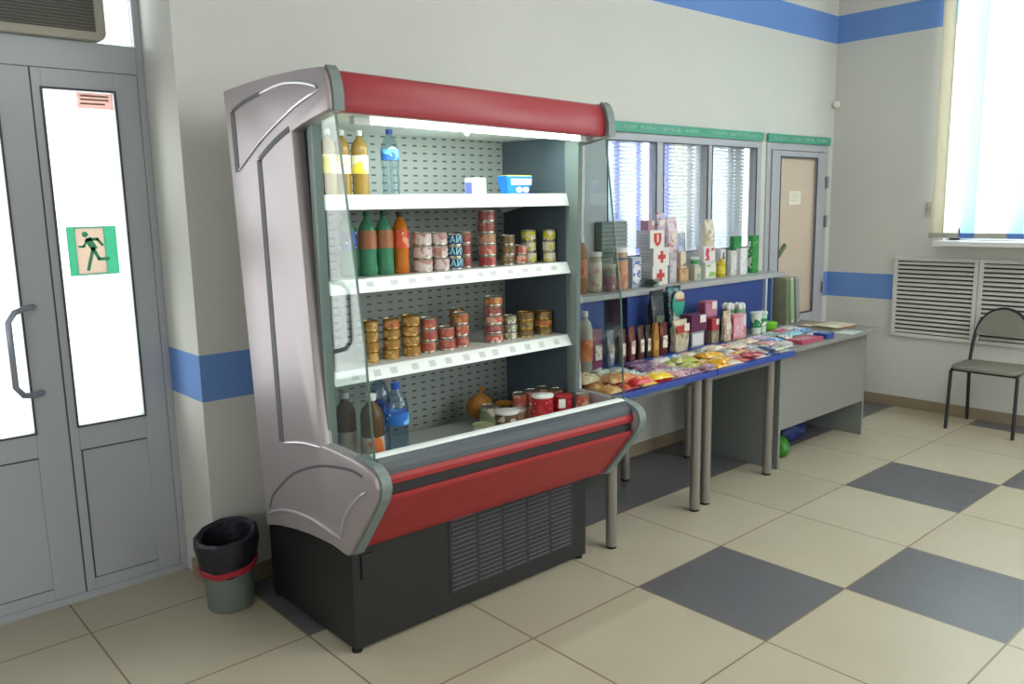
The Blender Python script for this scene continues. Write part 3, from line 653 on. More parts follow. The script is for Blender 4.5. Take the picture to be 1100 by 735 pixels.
CAPW = mat('cap_white', '#d8dad8', .4); CAPB = mat('cap_blue', '#2b4fa8', .4); CAPG = mat('cap_green', '#155c40', .4); CAPK = mat('cap_black', '#2c3431', .4)
LYW = printed('#e2dcc8', '#d8c23c', '#b8a86a', 14); LBL = printed('#2f6fc9', '#6fc0ee', '#e2eef6', 14); LOR = printed('#a86a44', '#4f7a52', '#c98a5c', 18); LRD = printed('#e0562c', '#f0a884', '#f4e4dc', 18); LKV = printed('#c9beb0', '#d9743c', '#8d8475', 18)
LDB = printed('#27407a', '#3b6fc0', '#cfdcea', 14)
gb = 'amber drink bottles on the top fridge shelf'; z = S1+.0005
for x, y, l in ((.225, -.60, 'leftmost'), (.292, -.60, 'second'), (.362, -.58, 'third'), (.424, -.60, 'rightmost')):
    bottle(x, y, z, .030, .235, AMB, LYW, CAPW, f'amber drink bottle with white label, {l} of four on the top shelf', gb, random.uniform(0, 6), 'plain', (.34, .62))
bottle(.556, -.60, z, .034, .245, WAT, LBL, CAPB, 'clear water bottle with blue cap standing alone on the top shelf', None, 1, 'water', (.54, .70))
gg = 'green soda bottles on the middle fridge shelf'; z = S2+.0005
for x, y, l in ((.345, -.62, 'leftmost'), (.416, -.64, 'middle'), (.489, -.64, 'rightmost')):
    bottle(x, y, z, .033, .237, GRB, LOR if l != 'leftmost' else LDB, CAPG, f'green soda bottle, {l} of three on the middle shelf', gg, random.uniform(0, 6))
bottle(.561, -.64, z, .032, .232, ORB, LRD, CAPK, 'orange soda bottle with dark cap right of the green bottles', None, 1)
z = .6455
bottle(.245, -.50, z, .036, .28, KV, LKV, CAPW, 'dark drink bottle behind the left side glass, farthest left', None, 2, 'plain', (.2, .5))
bottle(.262, -.68, z, .038, .285, KV, LKV, CAPW, 'dark drink bottle second from left at the case bottom', None, 2, 'plain', (.2, .5))
bottle(.315, -.775, z, .042, .285, KV, LKV, CAPW, 'dark drink bottle with cream label beside the front water bottle', None, 1, 'plain', (.12, .46))
bottle(.405, -.80, z, .044, .315, WATB, LBL, CAPB, 'large clear water bottle with blue cap at the case front', None, 2, 'water', (.52, .66))
bottle(.425, -.655, z, .040, .330, WATB, LDB, CAPB, 'large water bottle standing behind the front water bottle', None, 2, 'water', (.52, .66))
# packs on top shelf
def boxp(x0, x1, y, z, w, d, h, m, name, label, cat, group=None, rot=0, extra=None, bev=.002):
    """carton whose front face spans x0..x1 at depth y"""
    b = MB().box(-w/2, w/2, 0, d, 0, h).obj(name, m, None, ((x0+x1)/2, y, z), bevel=bev, rotz=rot); tag(b, label, cat, group)
    return b
def patch(b, x0, x1, z0, z1, m, name='printed_label', y=-.0008):
    return MB().box(x0, x1, y, y+.0006, z0, z1).obj(name, m, b)
def patch_side(b, x, y0, y1, z0, z1, m, name='side_label'): return MB().box(x-.0008, x-.0002, y0, y1, z0, z1).obj(name, m, b)
z = S1+.0005
b = boxp(.903, .976, -.66, z, .072, .05, .068, mat('carton_white', '#e8eef0', .4), 'carton', 'small blue and white carton on the top shelf', 'carton')
patch_side(b, -.036, .004, .046, .004, .05, mat('lilac_blue', '#7d86e8', .4)); patch(b, .0, .030, .006, .058, LYW)
def tray(x, y, z, label):
    b = MB(); b.cur = 0
    A = [(-.058, 0), (.058, 0), (.058, .05), (-.058, .05)]; B_ = [(-.072, -.006), (.072, -.006), (.072, .056), (-.072, .056)]
    me = b.add([(p[0], p[1], 0) for p in A]+[(p[0], p[1], .07) for p in B_]+[(p[0]*1.03, p[1], .078) for p in B_], [(0, 1, 2, 3), (0, 1, 5, 4), (1, 2, 6, 5), (2, 3, 7, 6), (3, 0, 4, 7), (4, 5, 9, 8), (5, 6, 10, 9), (6, 7, 11, 10), (7, 4, 8, 11), (11, 10, 9, 8)])
    o = me.obj('spread_tub', mat('tub_blue', '#1c7fe0', .35), None, (x, y, z), bevel=.002); tag(o, label, 'tub')
    MB().add([(-.045, -.0045, .040), (.068, -.0065, .040), (.070, -.0075, .066), (-.05, -.0070, .066)], [(0, 1, 2, 3)]).obj('printed_label', mat('tub_white', '#dff4f4', .4, noise=.2, nscale=90), o)
    MB().sphere((.0, -.0035, .02), .018, .003, .012).sphere((.038, -.0035, .02), .018, .003, .012).obj('printed_picture', mat('tub_cream', '#f0e3da', .4), o)
    MB().box(-.072, .072, -.006, .056, .0745, .080).obj('lid', mat('tub_yellow', '#e5df4a', .4), o, bevel=.002)
tray(1.158, -.655, z, 'blue tub with yellow lid on the top shelf')
# deck items
P_R1 = printed('#b0202c', '#c23a3e', '#f0dcd8', 20); P_JW = printed('#6e5844', '#cfc4b2', '#4c3a2c'); P_LAB = printed('#e2dcce', '#c9a9a0', '#8d8070')
gd = 'jars and tins at the bottom of the fridge'; z = .600
LIDW = mat('lid_white', '#e4e4e0', .4); LIDG = mat('lid_green', '#93a562', .4); LIDO = mat('lid_orange', '#d08a2a', .4)
can_(.872, -.73, .6455, .047, .056, P_LAB, 'flat pale tin with green rim lying frontmost in the case bottom', gd, tin=mat('rim_green', '#a2a680', .4))
can_(1.022, -.585, .6455, .040, .083, P_GRN, 'greenish tin with silver rim behind the white-lidded jar', gd)
can_(.990, -.74, .6455, .052, .090, P_JW, 'brown jar with white lid in the middle of the case bottom', gd, lid=LIDW)
can_(1.100, -.69, .6455, .034, .070, P_TAN, 'small brown jar left of the red white-lidded jar', gd, lid=LIDW)
can_(1.165, -.775, .6455, .048, .135, P_R1, 'red jar with white lid beside the small brown jar', gd, lid=LIDW)
can_(1.268, -.80, .6455, .042, .120, P_R1, 'red jar with a white price tag near the right end', gd, lid=mat('lid_red', '#a52a30', .4))
o = [v for k, v in LABELS.items() if k.startswith('red jar with a white price')][0]
MB().lathe([(.0418, .065), (.0418, .105)], 28).obj('label_ring', P_R1, o, smooth=True)
MB().box(-.034, -.004, -.0435, -.0425, .075, .115).obj('price_tag', mat('tag_paper', '#ecece6', .6), o, rotz=-.5)
for i, (x, y, l) in enumerate(((1.155, -.64, 'leftmost'), (1.230, -.635, 'middle'), (1.306, -.63, 'rightmost'))):
    stack(x, y, .6455, .033, .063, 2, P_SALM, 'salmon-red tin', f'{l} by the right wall', gd)
stack(1.308, -.715, .6455, .032, .066, 2, [P_GRN, P_SALM], 'red and green tin', 'nearest the right side glass', gd)
stack(1.312, -.868, .6455, .030, .066, 2, [P_GRN, P_SALM], 'red and green tin', 'in front of the right column', gd)
can_(1.15, -.54, .6455, .036, .066, P_JW, 'brown jar with orange lid behind the small brown jar', gd, lid=LIDO)
o = MB().sphere((0, 0, .055), .068, .05, .056).obj('orange_bag', mat('orange_net', '#b57a34', .6, noise=.4, nscale=60, bump=.5), None, (1.06, -.475, .6455), smooth=True); tag(o, 'rounded orange-brown bag at the back of the case bottom', 'bag')
MB().tube([(0, 0, .105), (.008, 0, .125), (.02, 0, .135)], [.010, .006, .014], 8).obj('tied_end', MATS['orange_net'], o, smooth=True)

# ------------------------------------------------------------------ tables, desk, shelf rack
BLUE = mat('blue_top', '#2c4798', .35, noise=.12, nscale=8); LEGM = mat('leg_steel', '#8f8b84', .38, metal=.5, noise=.08, nscale=20); DG = mat('desk_grey', '#84837e', .55, noise=.05, nscale=4); DGS = mat('desk_side', '#7c827e', .55)
def table(x0, x1, legs, label):
    t = empty('display_table', ((x0+x1)/2, -.58, 0)); cx = (x0+x1)/2
    MB().box(x0-cx, x1-cx, -.345, .38, .722, .75).obj('tabletop', BLUE, t, bevel=.003)
    for fy in (-.22, .28): MB().box(x0-cx+.05, x1-cx-.05, fy, fy+.02, .66, .722).obj('under_frame', DGS, t)
    for (x, y) in legs:
        l = MB().lathe([(.0265, .012), (.0265, .722)], 20, (x-cx, y+.58, 0)).obj('leg', LEGM, t, smooth=True)
        MB().lathe([(.023, 0), (.025, .002), (.025, .012)], 20, (x-cx, y+.58, 0)).obj('foot_cap', RUB, l)
    tag(t, label, 'table')
table(1.440, 2.238, [(1.53, -.845), (2.190, -.835), (1.53, -.27), (2.175, -.27)], 'blue-topped table with round steel legs next to the fridge')
table(2.244, 2.992, [(2.310, -.815), (2.965, -.785), (2.30, -.27), (2.915, -.26)], 'blue-topped table with round steel legs next to the grey desk')
t = empty('office_desk', (3.6, -.6, 0))
MB().box(-.60, .555, -.285, .40, .725, .75).obj('desktop', DG, t, bevel=.003)
MB().box(-.52, -.498, -.185, .38, .0, .725).obj('side_panel', DGS, t, bevel=.001); MB().box(.545, .563, -.185, .38, .0, .725).obj('side_panel', DGS, t, bevel=.001)
MB().box(-.498, .545, -.183, -.167, .238, .725).obj('front_panel', DG, t)
tag(t, 'grey office desk with solid front panel at the end of the row', 'desk')
LEDGE = mat('ledge_grey', '#a9abac', .5, noise=.05, nscale=5); NAVY = mat('navy_panel', '#2c4384', .55, noise=.1, nscale=4)
t = empty('shelf_rack', (2.7, -.2, .75))
MB().box(-1.22, 1.27, -.085, .18, .32, .35).obj('shelf_board', LEDGE, t, bevel=.003)
MB().box(-1.20, -.585, -.072, -.056, .001, .32).obj('back_panel', NAVY, t); MB().box(-.385, 1.00, -.072, -.056, .001, .32).obj('back_panel', NAVY, t)
MB().box(1.03, 1.05, -.080, .15, .001, .32).obj('side_panel', mat('pale_panel', '#b9c0d8', .5), t); MB().box(1.10, 1.118, -.080, .15, .001, .32).obj('side_panel', mat('blue_panel', '#5e80b4', .5), t)
MB().box(-1.19, -1.17, -.07, .15, .001, .32).obj('side_panel', NAVY, t)
tag(t, 'long raised shelf with navy panels standing on the tables', 'shelf')
# hanging adapter under table
a = empty('power_adapter', (2.27, -.016, .33)); MB().box(-.028, .028, -.045, 0, -.06, .06).obj('adapter_body', mat('adapter', '#7c736c', .5), a, bevel=.006)
MB().tube([(0, -.02, .06), (.002, -.02, .20), (-.004, -.02, .38)], .006, 8).obj('cable', mat('cable_grey', '#9b958c', .5), a, smooth=True)
tag(a, 'small grey adapter and cable on the wall under the tables', 'adapter')

# ------------------------------------------------------------------ soft packets
def pillow(w, d, h, seed, n=14, m=10):
    rnd = random.Random(seed); vs = []; fs = []; ph = [rnd.uniform(0, 6) for _ in range(4)]
    for s_ in (1, 0):
        for j in range(m+1):
            for i in range(n+1):
                u = 2*i/n-1; v = 2*j/m-1
                t = max(0, (1-abs(u)**3.2))*max(0, (1-abs(v)**2.6)); wr = .12*math.sin(7*u+ph[0]+3*v)+.10*math.sin(9*v+ph[1])+.06*math.sin(15*u+ph[2]-8*v)
                zt = h*(t**.55)*(.86+wr) if t > 0 else 0
                ex = 1-.05*(1-abs(u))**.5*abs(v)
                vs.append((u*w/2*(1-.04*t), v*d/2*ex, (zt*.82 if s_ else -zt*.04)+.0008*s_+h*.05))
    N = (n+1)*(m+1)
    for s_ in (0, 1):
        for j in range(m):
            for i in range(n):
                a = s_*N+j*(n+1)+i; q = (a, a+1, a+n+2, a+n+1); fs.append(q if s_ == 0 else q[::-1])
    for i in range(n): fs.append((i, i+N, i+N+1, i+1)); a = m*(n+1)+i; fs.append((a, a+1, a+N+1, a+N))
    for j in range(m): a = j*(n+1); fs.append((a, a+n+1, a+n+1+N, a+N)); a = j*(n+1)+n; fs.append((a, a+N, a+n+1+N, a+n+1))
    return vs, fs
COLS = {  # name: (main, second, speck)
 'orange': ('#d08a4e', '#e0b47a', '#a84c28'), 'beige': ('#cfb48c', '#e0cfb0', '#a5713e'), 'red': ('#c4242e', '#e06a3a', '#f0d8c0'), 'yellow': ('#e3c22c', '#efe0a0', '#b8862a'),
 'pink': ('#cc9aa0', '#e6cfd0', '#8a4658'), 'grey': ('#a9a6a0', '#cfccc4', '#6a6a6c'), 'mauve': ('#8c6478', '#b99aa8', '#e0d2d6'), 'teal': ('#7d9a94', '#c6d2cc', '#4a605c'), 'white': ('#dcdad4', '#b8bcc4', '#8a8288'),
 'violet': ('#5a4068', '#8a6488', '#c8bccc'), 'lime': ('#b0b454', '#d6d69a', '#7c8a30'), 'golden': ('#dca51e', '#ecd28c', '#9a6a1c'), 'cream': ('#d9c8ae', '#ece2d2', '#b07a64'), 'crimson': ('#9c3238', '#c46a66', '#e4c4b8'),
 'navy': ('#34467e', '#c6cfae', '#e4e6d8'), 'cyan': ('#7cc0d0', '#c4e0e6', '#4a8aa6'), 'blue': ('#5a8cc8', '#b8cfe4', '#dfe8f0'), 'rose': ('#c25a74', '#dc98a6', '#f0d8dc'), 'lilac': ('#b8a6c4', '#e2dae4', '#6a5a8a'), 'brown': ('#7c5240', '#b08a6c', '#d8c2a4'), 'black': ('#34343a', '#e0dcdc', '#9a9aa4'), 'green': ('#5a8c5a', '#b4cca0', '#e2e6d4')}
def packet(x, y, z, col, label, w=.118, d=.094, h=.016, rot=0, group='flat packets spread on the blue tables', tilt=0, name='snack_packet'):
    seed = random.randint(0, 5); c = COLS[col]; m = printed(c[0], c[1], c[2], 22, .3)
    key = ('pil', round(w, 3), round(d, 3), round(h, 3), seed, col)
    o = put(name, cached(key, lambda: MB().add(*pillow(w, d, h, seed)).mesh('packet', m, True)), (x, y, z), None, rot); o.rotation_euler.x = tilt
    def lbl():
        mb = MB(); k = 10; ring_ = []
        vs, _ = pillow(w, d, h, seed)
        # a small printed panel that follows the packet top
        n, mm = 14, 10; pv = []; pf = []
        for j in range(3, 8):
            for i in range(4, 11): p = vs[j*(n+1)+i]; pv.append((p[0], p[1], p[2]+.0007))
        for j in range(4):
            for i in range(6): a = j*7+i; pf.append((a, a+1, a+8, a+7))
        return MB().add(pv, pf).mesh('printed_panel', printed(c[1], c[2], c[0], 60, .3), True)
    put('printed_panel', cached(key+('l',), lbl), (0, 0, 0), o)
    o['_c'] = col; tag(o, label, 'packet', group); del o['_c']; return o
FEAT = [(1.50,-.93,'beige'),(1.46,-.80,'orange'),(1.60,-.86,'red'),(1.56,-.74,'orange'),(1.50,-.62,'beige'),(1.64,-.62,'orange'),(1.70,-.95,'yellow'),(1.75,-.82,'golden'),(1.86,-.88,'red'),(1.92,-.92,'yellow'),(1.80,-.72,'orange'),
 (1.75,-.6,'grey'),(1.9,-.68,'teal'),(1.98,-.8,'pink'),(1.95,-.57,'white'),(2.1,-.55,'violet'),(2.02,-.64,'violet'),(2.12,-.68,'mauve'),(2.05,-.75,'grey'),(2.08,-.88,'mauve'),(2.2,-.9,'pink'),(2.25,-.66,'lime'),(2.22,-.78,'grey'),(2.3,-.56,'white'),
 (2.42,-.58,'blue'),(2.45,-.70,'golden'),(2.35,-.82,'golden'),(2.45,-.86,'cream'),(2.55,-.62,'cream'),(2.58,-.90,'crimson'),(2.68,-.9,'pink'),(2.6,-.74,'pink'),(2.72,-.64,'grey'),(2.75,-.55,'cream'),(2.72,-.78,'golden'),(2.85,-.86,'navy'),(2.86,-.74,'grey'),(2.88,-.62,'rose'),(2.92,-.52,'white'),(2.6,-.54,'teal')]
rows = [('front row', -.855), ('second row', -.760), ('middle row', -.665), ('fourth row', -.570)]
NX = 13; X0, DX = 1.502, .1185; random.seed(5)
grid = []
for ri, (rn, ry) in enumerate(rows):
    row = []
    for c in range(NX):
        x = X0+c*DX+(.02 if ri % 2 else 0)*(1 if c < NX-1 else .5); y = ry
        cand = sorted(FEAT, key=lambda f: (f[0]-x)**2+((f[1]-y)*1.1)**2)
        col = cand[0][2]
        if row and row[-1][2] == col: col = next((f[2] for f in cand if f[2] != col), col)
        row.append([x, y, col])
    grid.append(row)
seen = set()
for ri, row in enumerate(grid):
    for c, (x, y, col) in enumerate(row):
        def mk(col): 
            l = row[c-1][2] if c else None; r_ = row[c+1][2] if c < NX-1 else None
            if l and r_: return f'{col} packet in the {rows[ri][0]} between the {l} and the {r_} one'
            return f'{col} packet at the {"fridge" if not l else "desk"} end of the {rows[ri][0]} of packets'
        k = 0
        while mk(col) in seen and k < 40:
            col = random.choice(list(COLS)); k += 1
            if (c and row[c-1][2] == col) or (c < NX-1 and row[c+1][2] == col): continue
        row[c][2] = col
# second pass writes the labels from the settled colours
def lab(ri, c):
    row = grid[ri]; col = row[c][2]; l = row[c-1][2] if c else None; r_ = row[c+1][2] if c < NX-1 else None
    return f'{col} packet in the {rows[ri][0]} between the {l} and the {r_} one' if l and r_ else f'{col} packet at the {"fridge" if not l else "desk"} end of the {rows[ri][0]} of packets'
for it in range(20):
    cnt = {}
    for ri in range(4):
        for c in range(NX): cnt.setdefault(lab(ri, c), []).append((ri, c))
    dup = [v[-1] for v in cnt.values() if len(v) > 1]
    if not dup: break
    for ri, c in dup:
        opts = [k for k in COLS if (c == 0 or grid[ri][c-1][2] != k) and (c == NX-1 or grid[ri][c+1][2] != k)]
        grid[ri][c][2] = random.choice(opts)
for ri in range(4):
    for c in range(NX):
        x, y, col = grid[ri][c]; puffy = x < 1.80
        packet(x, y+random.uniform(-.004, .004), .7505, col, lab(ri, c), w=.1145, d=.091, h=.034 if puffy else random.choice((.016, .021, .026)), rot=random.uniform(-.16, .16))
# a few packets lying on top of the spread
TOP = [(1.50, -.71, 'beige', .15, .11, .04, 'large beige snack bag lying on top, nearest the fridge'), (1.62, -.80, 'orange', .15, .11, .04, 'large orange snack bag lying on top beside the beige one'), (1.66, -.905, 'red', .12, .08, .03, 'bright red packet lying on top at the front edge'),
       (1.84, -.86, 'yellow', .14, .10, .03, 'yellow packet lying on top near the front edge'), (1.97, -.87, 'pink', .12, .085, .014, 'pink packet lying askew on top at the table edge'), (2.02, -.60, 'violet', .15, .09, .024, 'violet packet lying on top near the dark packs'),
       (2.21, -.88, 'mauve', .13, .08, .010, 'mauve striped packet overhanging on top at the front edge'), (2.26, -.70, 'lime', .14, .10, .024, 'lime green packet lying on top at the table joint'), (2.46, -.72, 'golden', .14, .10, .028, 'golden packet lying on top, the rear of two'), (2.38, -.84, 'golden', .13, .09, .028, 'golden packet lying on top, the front of two'),
       (2.64, -.86, 'crimson', .13, .085, .022, 'crimson packet lying on top at the front edge'), (2.80, -.66, 'cream', .14, .10, .02, 'cream packet lying on top beside the pink stand'), (2.88, -.86, 'navy', .13, .08, .012, 'navy packet lying on top at the desk end'), (2.66, -.60, 'cream', .14, .10, .022, 'cream packet lying on top in the middle rows')]
for i, (x, y, c, w_, d_, h_, l) in enumerate(TOP):
    packet(x, y, .7505+(.0285 if x < 1.80 else .0175), c, l, w_, d_, h_, random.uniform(-.4, .4), group='packets lying on top of the others')
# flat goods on the desk
DESK = [(3.07,-.80,'grey','grey packet at the front left of the desk'),(3.20,-.76,'white','white packet beside the rose book on the desk'),(3.10,-.68,'pink','pink packet behind the grey one on the desk'),(3.22,-.65,'blue','pale blue packet in the middle left of the desk'),(3.08,-.56,'cream','cream packet at the rear left of the desk'),(3.36,-.64,'black','black and white packet in the middle of the desk'),
        (3.24,-.54,'lilac','lilac and white packet behind the pale blue one'),(3.40,-.52,'teal','teal packet at the rear middle of the desk'),(3.52,-.60,'cyan','cyan packet left of the front cyan one'),(3.60,-.72,'cyan','large cyan packet near the front of the desk'),(3.56,-.49,'rose','rose packet at the back of the desk'),(3.68,-.58,'blue','blue and white packet right of the cyan ones'),(3.72,-.46,'white','white packet at the back right of the desk')]
for x, y, c, l in DESK: packet(x, y, .7505, c, l, .125, .092, .020, random.uniform(-.15, .15), group='packets on the grey desk')
b = MB().box(-.13, .12, -.055, .055, 0, .022).obj('flat_box', mat('rose_cover', '#b04a62', .45, noise=.2, nscale=30), None, (3.32, -.80, .7505), bevel=.002); tag(b, 'long rose-pink flat box on the front of the desk', 'box'); MB().box(-.10, .05, -.04, .03, .022, .0226).obj('printed_panel', printed('#d492a0', '#b04a62', '#eadadd', 40), b)
b = MB().box(-.045, .045, -.045, .045, 0, .032).obj('small_box', mat('box_blue', '#2f4a90', .45), None, (3.515, -.815, .7505), bevel=.002); tag(b, 'small dark blue box right of the rose-pink flat box', 'box'); MB().box(-.03, .03, -.03, .03, .032, .0326).obj('top_label', mat('box_blue_top', '#6f8cc8', .5), b)
MAGZ = [('#b9a988', 'tan magazine, lowest at the right end of the desk'), ('#7f9a72', 'green magazine on the tan one at the desk end'), ('#9c6a4c', 'brown magazine above the green one at the desk end'), ('#d8cdb2', 'cream magazine topmost at the right end of the desk')]
for i, (c, l) in enumerate(MAGZ):
    b = MB().box(-.12, .12, -.085, .085, 0, .005).obj('magazine', mat('mag'+c, c, .4, noise=.4, nscale=30), None, (3.95+random.uniform(-.015, .015), -.66+random.uniform(-.015, .015), .7505+i*.0055), rotz=random.uniform(-.12, .12)); tag(b, l, 'magazine', 'magazines at the right end of the desk')
    MB().box(-.11, -.02, -.07, .0, .005, .0054).obj('cover_print', mat('magp'+c, '#e4dcc8', .5), b)
for i, (x, y, c, l) in enumerate(((3.95, -.50, '#a58a66', 'brown brochure behind the magazine stack'), (3.80, -.83, '#b4c4c0', 'pale grey brochure at the desk front right'))):
    b = MB().box(-.09, .09, -.06, .06, 0, .004).obj('brochure', mat('bro%d' % i, c, .4, noise=.3, nscale=30), None, (x, y, .7505), rotz=.1); tag(b, l, 'brochure'); MB().box(-.07, .0, -.045, .04, .004, .0044).obj('cover_print', mat('brop', '#dcd8cc', .5), b)

# ------------------------------------------------------------------ upright packs
def bag(x0, x1, y, z, d, h, cols, label, name='standing_pack', cat='pack', group=None, rot=0, top=.25, labelm=None, seal=None, lean=0):
    w = x1-x0; mb = MB(); vs = []; L_ = [(0, .90, .9), (.06, 1, 1), (.45, 1.0, 1.0), (.74, .98, .80), (.88, .98, top), (.93, .98, .10), (1.0, 1.0, .06)]
    N = 16
    for (t, a, b_) in L_:
        for k in range(N):
            an = 2*PI*k/N; ca, sa = math.cos(an), math.sin(an)
            e = .35; px = math.copysign(abs(ca)**e, ca); py = math.copysign(abs(sa)**e, sa)
            vs.append((px*w/2*a*(1+.012*math.sin(3*an+t*9)), py*d/2*b_+.004*math.sin(t*11), t*h))
    fs = [tuple(reversed(range(N))), tuple(range((len(L_)-1)*N, len(L_)*N))]
    for i in range(len(L_)-1):
        for k in range(N): fs.append((i*N+k, i*N+(k+1) % N, (i+1)*N+(k+1) % N, (i+1)*N+k))
    m = cols if not isinstance(cols, tuple) else printed(*cols, 20, .3)
    o = mb.add(vs, fs).obj(name, m, None, ((x0+x1)/2, y+d/2, z), smooth=True, rotz=rot); o.rotation_euler.x = lean
    lm = labelm or printed('#e4dccf', '#b7a48c', '#8a5040', 40)
    MB().box(-w*.30, w*.30, -d/2-.004, -d/2-.0025, h*.22, h*.60).obj('front_label', lm, o)
    MB().box(-w*.5, w*.5, -.0035, .0055, h*.93, h*1.0).obj('top_seal', seal or m, o)
    return tag(o, label, cat, group)
LWH = mat('label_white', '#dfdcd6', .5, noise=.15, nscale=80)
zt = .7505
gp = 'upright packs at the back of the tables'
bottle(1.725, -.50, zt, .036, .315, mat('clear_oil', '#c2bfae', .12, trans=.4, ior=1.33), printed('#c46a3a', '#d88a5a', '#e8d2b8', 16), CAPW, 'clear bottle with orange label just right of the fridge', None, 1, 'plain', (.22, .56))
bag(1.825, 1.905, -.46, zt, .035, .205, ('#6c2a48', '#8e3a58', '#c89aa8'), 'burgundy upright pack beside the orange-labelled bottle', group=gp)
bag(1.945, 1.995, -.46, zt, .03, .185, ('#7a7f92', '#a6a4a8', '#4c4e60'), 'narrow blue-grey pack right of the burgundy one', group=gp)
bag(2.035, 2.085, -.46, zt, .03, .180, ('#5a3a30', '#7c5646', '#a08470'), 'narrow brown pack right of the blue-grey one', group=gp)
bag(2.115, 2.163, -.46, zt, .03, .187, ('#6a3028', '#8a4c3c', '#c4a48c'), 'dark red-brown pack in the middle of the dark row', group=gp)
bag(2.190, 2.238, -.46, zt, .03, .185, ('#4a2c24', '#6c4030', '#b49478'), 'chocolate-brown pack left of the black narrow one', group=gp)
bag(2.254, 2.292, -.46, zt, .025, .180, ('#26201e', '#3a2c28', '#5a4a40'), 'black narrow pack left of the ochre pouch', group=gp)
b = MB().prism([(-.024, 0), (.024, 0), (.026, .10), (.014, .17), (0, .195), (-.014, .17), (-.026, .10)], -.012, .012, 'y').obj('pointed_pouch', mat('ochre_pouch', '#a8762e', .4, noise=.3, nscale=60), None, (2.330, -.455, zt), bevel=.003); tag(b, 'ochre pouch with a pointed top among dark packs', 'pouch', gp); MB().box(-.014, .014, -.0135, -.0122, .04, .09).obj('front_label', mat('ochre_lab', '#c49a54', .5), b)
bag(2.385, 2.450, -.455, zt, .03, .178, ('#5a1e1c', '#7c2a26', '#a8583c'), 'dark red pack between the ochre pouch and the coffee pack', group=gp)
bag(2.500, 2.625, -.47, zt, .05, .180, ('#c9bda6', '#b3a184', '#8c7a5c'), 'wide beige pack with red upper band below the teal bag', group=gp, labelm=printed('#c8b89a', '#8e8a6a', '#e4dccb', 30))
o = LABELS['wide beige pack with red upper band below the teal bag']
MB().box(-.058, .058, -.0275, -.0255, .105, .150).obj('red_band', mat('band_red', '#b03a30', .4), o); MB().box(.01, .055, -.029, -.0276, .115, .158).obj('price_tag', LWH, o)
bag(2.405, 2.515, -.385, zt, .055, .350, ('#23282a', '#3c4a40', '#8a8c80'), 'tall black bag with olive print behind the dark packs', group=gp, labelm=printed('#5d6a52', '#23282a', '#d8d8cc', 30))
bag(2.575, 2.705, -.370, zt, .06, .360, ('#24303c', '#2c6a60', '#c8c4b4'), 'tall dark and teal round-topped bag behind the beige pack', group=gp, top=.6)
o = LABELS['tall dark and teal round-topped bag behind the beige pack']
MB().sphere((.010, -.030, .255), .058, .012, .080).obj('round_label', mat('teal_lab', '#35a08a', .4, noise=.3, nscale=30), o, smooth=True)
MB().sphere((.012, -.034, .300), .045, .012, .030).obj('cream_label', mat('cream_lab', '#dcc9a8', .4, noise=.3, nscale=50), o, smooth=True)
MB().box(-.02, .05, -.047, -.044, .275, .285).obj('red_stripe', mat('band_red', '#b03a30', .4), o)
def carton(x0, x1, y, z, d, h, c, label, side=None, front=None, tagp=False, cat='carton', group=None, rot=0, name='carton'):
    w = x1-x0; b = MB().box(-w/2, w/2, 0, d, 0, h).obj(name, mat('ct'+c, c, .45, noise=.08, nscale=20), None, ((x0+x1)/2, y, z), bevel=.0018, rotz=rot)
    tag(b, label, cat, group)
    if front: MB().box(-w*.42, w*.42, -.0008, -.0002, h*.12, h*.85).obj('front_print', front, b)
    if side: MB().box(-w/2-.0008, -w/2-.0002, d*.1, d*.9, h*.12, h*.85).obj('side_print', side, b)
    if tagp: MB().box(w*.05, w*.42, -.0018, -.0009, h*.50, h*.95).obj('price_tag', LWH, b)
    return b
gc = 'cartons at the back of the tables'
carton(2.675, 2.795, -.45, zt, .06, .095, '#9aa0a8', 'grey-white carton under the purple carton', mat('gr_side', '#5a6a84', .5), LWH, group=gc)
carton(2.655, 2.805, -.46, zt+.0955, .08, .098, '#5c2048', 'dark purple carton stacked above the grey-white one', mat('pu_side', '#6a2a54', .5), None, True, group=gc)
carton(2.872, 2.944, -.45, zt, .05, .078, '#8a7c68', 'tan carton under the small red one', None, printed('#a89a84', '#7c6e5a', '#c8bca4', 30), group=gc)
carton(2.872, 2.946, -.45, zt+.0785, .05, .070, '#a83440', 'small red carton with white tag on the tan one', None, None, True, group=gc)
carton(2.865, 2.990, -.40, zt, .05, .150, '#6e4a58', 'plum carton standing behind the small red one', group=gc)
carton(2.865, 2.990, -.405, zt+.1505, .055, .100, '#a05a74', 'mauve carton on top of the plum one', mat('mv', '#8a4a66', .5), printed('#b47890', '#a05a74', '#d8b0c0', 30), True, group=gc)
bag(2.998, 3.072, -.455, zt, .03, .185, ('#d2c0a8', '#b89e84', '#8c6a58'), 'pale beige pack between mauve and pink cartons', group=gp)
carton(3.085, 3.155, -.46, zt, .055, .155, '#d08c96', 'pink carton, left of the pink pair', printed('#b84a5c', '#d08c96', '#e8ccd0', 30), printed('#d9a4ac', '#e6c6ca', '#b85a6c', 30), group=gc)
carton(3.159, 3.227, -.455, zt, .055, .150, '#d8a0a6', 'pink carton, right of the pink pair', None, printed('#e0b4b8', '#c87884', '#f0dcdc', 30), True, group=gc)
def bunch(x, y, z, r, n, h, m1, m2, label, cat='bag', group=None):
    o = MB().lathe([(r*.7, 0), (r, h*.1), (r*1.0, h*.6), (r*.8, h*.8), (r*.5, h*.86)], 18).obj('white_bag', m1, None, (x, y, z), smooth=True); tag(o, label, cat, group)
    rnd = random.Random(n)
    for i in range(5):
        a = i*2*PI/5; MB().sphere((r*.5*math.cos(a), r*.5*math.sin(a), h*.88), r*.42, r*.4, h*.13, 10, 6).obj('crumpled_top', m2, o, smooth=True)
CRW = mat('crumple_white', '#dfe2da', .5, noise=.2, nscale=60)
